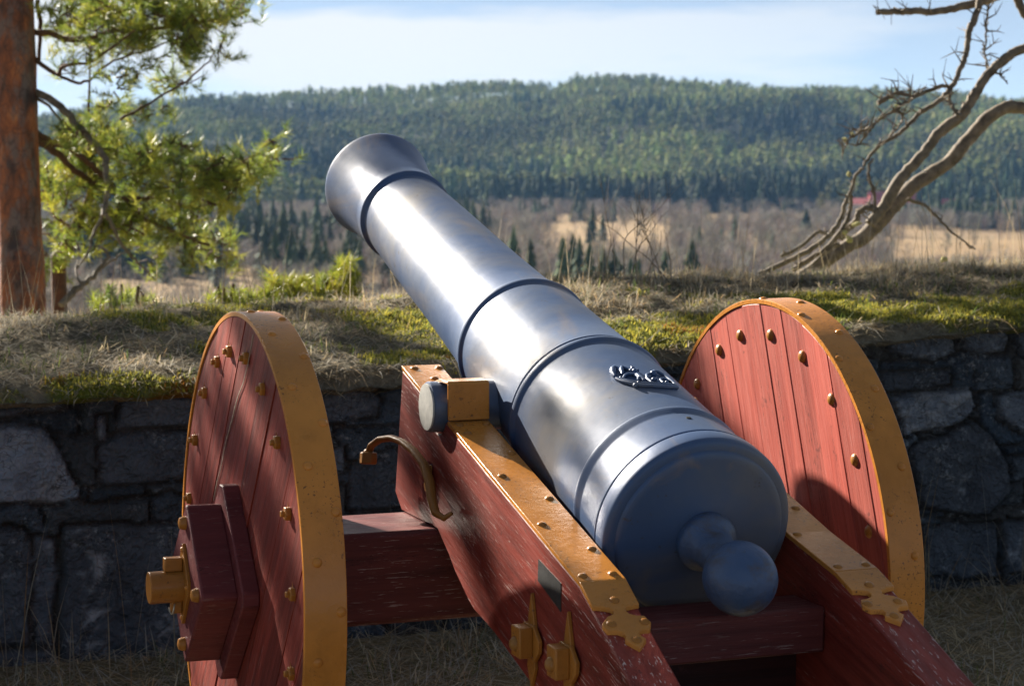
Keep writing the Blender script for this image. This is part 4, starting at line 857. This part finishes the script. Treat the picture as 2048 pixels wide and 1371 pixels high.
# pines left of the frame that shade the bank and the cannon
b2 = np.array([-4.25, 8.6, 0.0]); b2[2] = float(zground(b2[:1], b2[1:2])[0])-.15
p3 = empty('pine_tree', b2, 'pine standing outside the picture whose boughs dapple the carriage', 'tree')
def toward(P, L): return np.array(P)+SUN*L
SH = [((-.9, 2.3, .93), 7.2, .30, 30), ((-.55, 2.75, .98), 6.8, .30, 34), ((-.25, 2.2, .92), 7.2, .26, 26), ((.0, 2.6, .98), 6.8, .30, 30), ((.30, 2.2, .93), 7.4, .20, 16), ((-.35, 3.1, 1.0), 6.5, .3, 30), ((.3, 3.0, 1.0), 6.6, .2, 14),
      ((-.70, -.22, 1.10), 8.6, .13, 11), ((-.66, -.26, 1.17), 8.6, .14, 12), ((-.66, -.44, 1.05), 8.6, .16, 14), ((-.7, -.05, .9), 8.7, .12, 10), ((-.7, .28, 1.0), 8.4, .10, 8), ((-.7, -.3, .8), 8.9, .16, 14), ((-.7, .1, .62), 8.9, .14, 12), ((-.7, -.2, .5), 9.1, .16, 14), ((-.7, .32, .7), 8.7, .11, 9),
      ((-.294, -.18, .92), 8.6, .08, 6), ((-.294, -.35, .80), 8.6, .09, 7), ((-.294, -.50, .72), 8.7, .07, 5), ((-.294, .0, .88), 8.4, .10, 8),
      ((.61, .40, .95), 7.6, .20, 22), ((.61, .26, .78), 7.8, .16, 14), ((.61, .10, .62), 8.1, .16, 14), ((.61, .45, .7), 7.8, .18, 16),
      ((.61, .33, .86), 7.7, .16, 16), ((.61, .18, .70), 7.9, .13, 11),
      ((-.12, -.62, 1.02), 8.3, .10, 4), ((-.15, -.80, .96), 8.5, .10, 4), ((-.10, -.42, 1.10), 8.1, .07, 2), ((-.1, 1.12, 1.55), 6.4, .05, 2), ((-.06, 1.0, 1.57), 6.5, .04, 1),
      ((-.7, -.42, .62), 9.0, .16, 12)]
cl = [(toward(P, L), (r, r, r*.75), int(n*2.4)) for P, L, r, n in SH]
limb(p3, [b2, (-4.25, 8.6, 1.5), (-4.2, 8.65, 3.2), (-4.15, 8.6, 5.0), (-4.2, 8.5, 6.6), (-4.2, 8.5, 7.6)], .15, .03, M['bark'], 'trunk', b2, 16)
for c, r, n in cl:
    z0 = max(2.6, c[2]-.7); limb(p3, [(-4.2, 8.62, z0), ((-4.2+c[0])/2+.1, (8.6+c[1])/2, (z0+c[2])/2+.1), tuple(c)], .016, .005, M['branch'], 'branch', b2, 5, 3)
crown('needles', p3, cl+[((-4.2, 8.5, 7.4), (.5, .5, .5), 70)], org=b2)
# taller unseen pines further left, added so their crowns shade the ground behind the cannon
for i, (x, y, h) in enumerate(((-1.2, 13.2, 12.2), (-5.6, 12.4, 12.0), (-8.6, 13.0, 12.4), (-11.6, 11.0, 11.6), (-4.2, 16.0, 14.2), (-8.0, 16.8, 14.6))):
    bb = np.array([x, y, float(zground(np.array([x]), np.array([y]))[0])-.15]); lab = ['unseen bare stemmed pine added for shade nearest the bank', 'unseen pine added for shade between two others', 'unseen broad crowned pine added for shade', 'unseen outermost pine added for shade on the slope', 'unseen tall pine added for shade lower on the slope', 'unseen tallest pine added for shade low on the slope'][i]
    e = empty('pine_tree', bb, lab, 'tree'); limb(e, [bb, (x+.1, y, 3), (x, y+.1, 7), (x+.05, y, h)], .17, .04, M['bark'], 'trunk', bb, 12)
    k = [((x+rng.uniform(-2.0, 2.0), y+rng.uniform(-1.6, 1.6), h-1.3+rng.uniform(-.5, 1.2)), (.6, .6, .4), 26) for _ in range(26)]
    for c, _, _ in k[::3]: limb(e, [(x, y, h-2.2), ((x+c[0])/2, (y+c[1])/2, h-1.6), c], .04, .012, M['branch'], 'branch', bb, 5, 3)
    crown('needles', e, k, GRN, 22, .22, .022, .45, False, org=bb)
# low young pines behind the bank
YG = np.array([[.26, .27, .030], [.22, .25, .030], [.30, .28, .035], [.17, .22, .03]])
for (cx, lst, lab) in ((670, [(690, 545, 22, 16, 26), (700, 528, 10, 8, 6), (650, 570, 28, 18, 34), (690, 588, 22, 12, 20), (640, 596, 24, 12, 20)], 'tallest bright yellow green young pine behind the bank left of the barrel'),
                       (560, [(555, 572, 22, 14, 24), (595, 575, 12, 18, 14), (560, 594, 34, 10, 24), (510, 600, 20, 9, 14)], 'low bushy yellow green young pine just above the wheel top'),
                       (450, [(432, 592, 14, 12, 8), (470, 588, 10, 14, 8), (450, 606, 26, 8, 12)], 'small sparse young pine before the tan field'),
                       (250, [(240, 592, 30, 12, 14), (290, 604, 22, 8, 9), (200, 604, 22, 8, 8)], 'dull green young pine near the thick trunk')):
    d = 9.6; b = at(cx, 620, d); b[2] = float(zground(b[:1], b[1:2])[0])-.1
    e = empty('young_pine', b, lab, 'young pine', 'young pines behind the bank')
    for i, (x, y, rx, ry, n) in enumerate(lst): limb(e, [b, at(cx*.5+x*.5, 625, d), at(x, y+4, d)], .012, .005, M['branch'], 'trunk' if i == 0 else 'branch', b, 5, 3)
    o = []
    for x, y, rx, ry, n in lst:
        for _ in range(n//2): o.append((at(x+rng.uniform(-rx, rx), y+rng.uniform(-ry, ry), d+rng.uniform(-.12, .12)), (.03, .03, .02), 2))
    crown('needles', e, o, YG if cx > 300 else GRN, 34, .062, .0042, 1.0, False, org=b)
# grey fallen bough by the pine
b = at(125, 603, 12.0); e = empty('fallen_bough', b, 'pale grey fallen bough leaning in the grass by the pine trunks', 'branch')
limb(e, pxl([(122, 610), (150, 580), (180, 560), (205, 530), (214, 508), (196, 490)], 12.0, .3), .022, .007, M['dead'], 'stem', b); limb(e, pxl([(165, 572), (150, 540), (158, 520)], 12.1, .2), .009, .004, M['dead'], 'branch', b)
limb(e, pxl([(205, 530), (235, 512), (262, 500)], 12.2, .2), .009, .004, M['dead'], 'branch', b)
# leaning dead tree on the right
DD = 10.6; b = at(1620, 545, DD)
dt = empty('dead_tree', b, 'leaning dead tree with bare twisted grey boughs above the bank', 'tree')
def dl(pts, r0, r1, d=DD, dd=0.0, name='branch', m='dead', n=9, spur=0):
    q = pxl(pts, d, dd); sm = smooth(q, 5, .0022); mb = MB(); k_ = np.arange(len(sm)); rr_ = np.linspace(r0, r1, len(sm))*.88*d/FPX*(1+.10*np.interp(k_, k_[::3], rng.uniform(-1, 1, len(k_[::3]))))
    mb.tube(sm-b, rr_, n); spur = spur or len(pts)
    if spur:
        for _ in range(int(spur*1.6)):
            i = rng.integers(1, len(sm)-1); v = rng.normal(size=3); v[2] = abs(v[2]); v /= np.linalg.norm(v); L = rng.uniform(.02, .07)
            if spur > 7 and rng.uniform() < .55: L *= 2.0
            m1 = sm[i]+v*L*.5+rng.normal(size=3)*.006; e1 = sm[i]+v*L+rng.normal(size=3)*L*.25
            mb.tube([sm[i]-b, m1-b, e1-b], [.0048, .0032, .0012], 5, False)
            if L > .06: mb.tube([m1-b, m1+(v+rng.normal(size=3)*.7)*L*.4-b], [.0024, .001], 4, False)
    mb.build(name, M[m], dt, 60)
dl([(1575, 575), (1627, 538), (1664, 512), (1726, 474), (1763, 440), (1788, 412), (1815, 382), (1850, 355), (1900, 322), (1930, 285), (1967, 245), (1997, 222), (2022, 214), (2060, 218), (2160, 235)], 17, 15, DD, .3, 'trunk', 'dead', 16, 6)
dl([(1740, 448), (1770, 408), (1803, 356), (1838, 318), (1860, 288), (1887, 258), (1920, 235), (1937, 212), (1951, 186), (1975, 150), (2001, 125), (2035, 103), (2110, 80)], 13, 11, DD-.1, .1, 'bough', 'dead', 14, 8)
dl([(1520, 548), (1545, 536), (1597, 511), (1639, 486), (1664, 464), (1680, 439), (1689, 409), (1701, 382), (1712, 350), (1726, 335)], 7, 3.5, DD-.2, -.1, spur=6)
dl([(1640, 508), (1674, 474), (1694, 439), (1702, 409), (1700, 385)], 6, 4, DD-.15); dl([(1562, 513), (1607, 488), (1634, 464), (1652, 468)], 5, 3.5, DD-.25)
dl([(1680, 478), (1690, 460), (1711, 445), (1716, 428), (1728, 418), (1742, 416), (1754, 426)], 8, 6, DD-.1); dl([(1751, 420), (1747, 384), (1738, 357), (1738, 330), (1747, 318)], 4.5, 2.5, DD-.1, 0, spur=4)
dl([(1815, 399), (1845, 409), (1870, 429), (1892, 454), (1917, 474), (1951, 498)], 4.5, 1.8, DD, -.2, spur=4); dl([(1585, 540), (1632, 510), (1679, 486)], 6, 6, DD-.12); dl([(1610, 545), (1640, 515), (1670, 490)], 4, 4, DD-.16)
dl([(1753, 25), (1789, 23), (1821, 23), (1874, 24), (1916, 15), (1958, 4), (1990, -5), (2060, -30), (2200, -60)], 6.5, 12, DD+.1, .1, 'bough', 'dead', 10, 12)
dl([(1960, 2), (1950, 36), (1938, 61), (1935, 85), (1931, 110), (1920, 138), (1910, 161), (1897, 182), (1878, 203), (1844, 224), (1817, 250), (1793, 271), (1768, 284), (1742, 308), (1728, 332)], 8, 3.5, DD+.1, -.2, spur=14)
dl([(1902, 176), (1885, 172), (1853, 184), (1827, 195), (1810, 207), (1781, 224), (1751, 245), (1721, 264), (1700, 277)], 5, 2.2, DD, -.2, spur=26); dl([(1755, 206), (1775, 196), (1796, 187), (1827, 194)], 6, 3.5, DD-.05, 0, spur=10)
dl([(1781, 224), (1800, 222), (1805, 240), (1790, 262), (1770, 282)], 3, 1.6, DD-.1, 0, spur=8); dl([(1700, 277), (1688, 300), (1684, 318)], 2, 1.2, DD-.15); dl([(1751, 245), (1740, 262), (1720, 285), (1712, 292)], 2.6, 1.6, DD-.15, 0, spur=8)
dl([(1978, 8), (1973, 47), (1971, 85), (1972, 127), (1976, 142)], 2.6, 2, DD+.05, 0, spur=16); dl([(1992, 146), (2004, 155), (2016, 168)], 2.8, 1.2, DD-.05, 0, spur=4); dl([(1898, 184), (1900, 205), (1908, 222), (1906, 232)], 3, 2, DD)
dl([(2030, -15), (2040, 10), (2060, 40), (2100, 80)], 9, 11, DD+.2, 0, 'bough', 'dead', 10); dl([(1920, 232), (1905, 216), (1914, 206)], 4, 1.5, DD-.1)
for x, y, r in ((1690, 281, .014), (1738, 254, .012), (1792, 212, .012), (1697, 349, .012), (1890, 516, .018), (1706, 268, .009), (1760, 236, .008), (1690, 463, .02), (1712, 446, .018), (1700, 478, .02)):
    lm = MB()
    for _ in range(7): lm.ball(at(x, y, DD-.15)-b+rng.normal(size=3)*r*.4, r*rng.uniform(.35, .6), 7)
    lm.build('lichen', M['lichen'], dt, 60)
# leafless shrub on the crest
b = at(1290, 560, 8.3); e = empty('shrub', b, 'leafless twiggy shrub on the crest between barrel and right wheel', 'shrub')
for k, pts in enumerate(([(1340, 566), (1300, 520), (1262, 490), (1225, 458), (1180, 435)], [(1273, 562), (1272, 500), (1275, 450), (1274, 415), (1270, 378)], [(1250, 556), (1247, 500), (1255, 470), (1290, 440), (1320, 415), (1337, 393)],
             [(1262, 560), (1275, 500), (1298, 470), (1318, 440), (1340, 418)], [(1342, 560), (1335, 480), (1325, 462)], [(1312, 560), (1300, 490), (1290, 460), (1285, 425)], [(1326, 560), (1305, 500), (1290, 470), (1282, 440)],
             [(1290, 560), (1318, 500), (1322, 460)], [(1275, 470), (1290, 450), (1310, 430)], [(1272, 440), (1262, 415), (1258, 400)], [(1205, 560), (1214, 520), (1222, 480), (1212, 430), (1204, 375)], [(1232, 560), (1226, 500), (1228, 470)])):
    if len(pts) <= 3: limb(e, pxl(pts, 8.3+.05*(k % 4), rng.uniform(-.15, .15)), .0026, .0009, M['twig'], 'stem', b, 5, 4, .003)
    if len(pts) > 3:
        q = smooth(pxl(pts, 8.3+.05*(k % 4)), 5); mb = MB()
        for _ in range(6):
            i = rng.integers(6, len(q)); v = rng.normal(size=3)*.5; v[2] = abs(v[2])+.7; L = rng.uniform(.04, .14); mb.tube([q[i]-b, q[i]+v*L*.5-b, q[i]+v*L-b+rng.normal(size=3)*.01], [.0012, .0009, .0005], 4, False)
        mb.tube(q-b, np.linspace(.0026, .0009, len(q)), 5); mb.build('stem', M['twig'], e, 60)

# ------------------------------------------------------------------ haze in the valley air
hz = MB().box((-4600, -4600, -120), (4700, 4700, 160)).build('haze', bpy.data.materials.new('valley_haze'))
hm = hz.data.materials[0]; hm.use_nodes = True; ht = hm.node_tree; ht.nodes.clear()
hv = ht.nodes.new('ShaderNodeVolumePrincipled'); ho = ht.nodes.new('ShaderNodeOutputMaterial'); ht.links.new(hv.outputs[0], ho.inputs['Volume'])
hv.inputs['Color'].default_value = (.28, .55, 1.0, 1); hv.inputs['Density'].default_value = .000055; hv.inputs['Anisotropy'].default_value = 0.0
hz['kind'] = 'stuff'; hz['label'] = 'thin pale blue haze filling the air over the valley'; hz['category'] = 'haze'
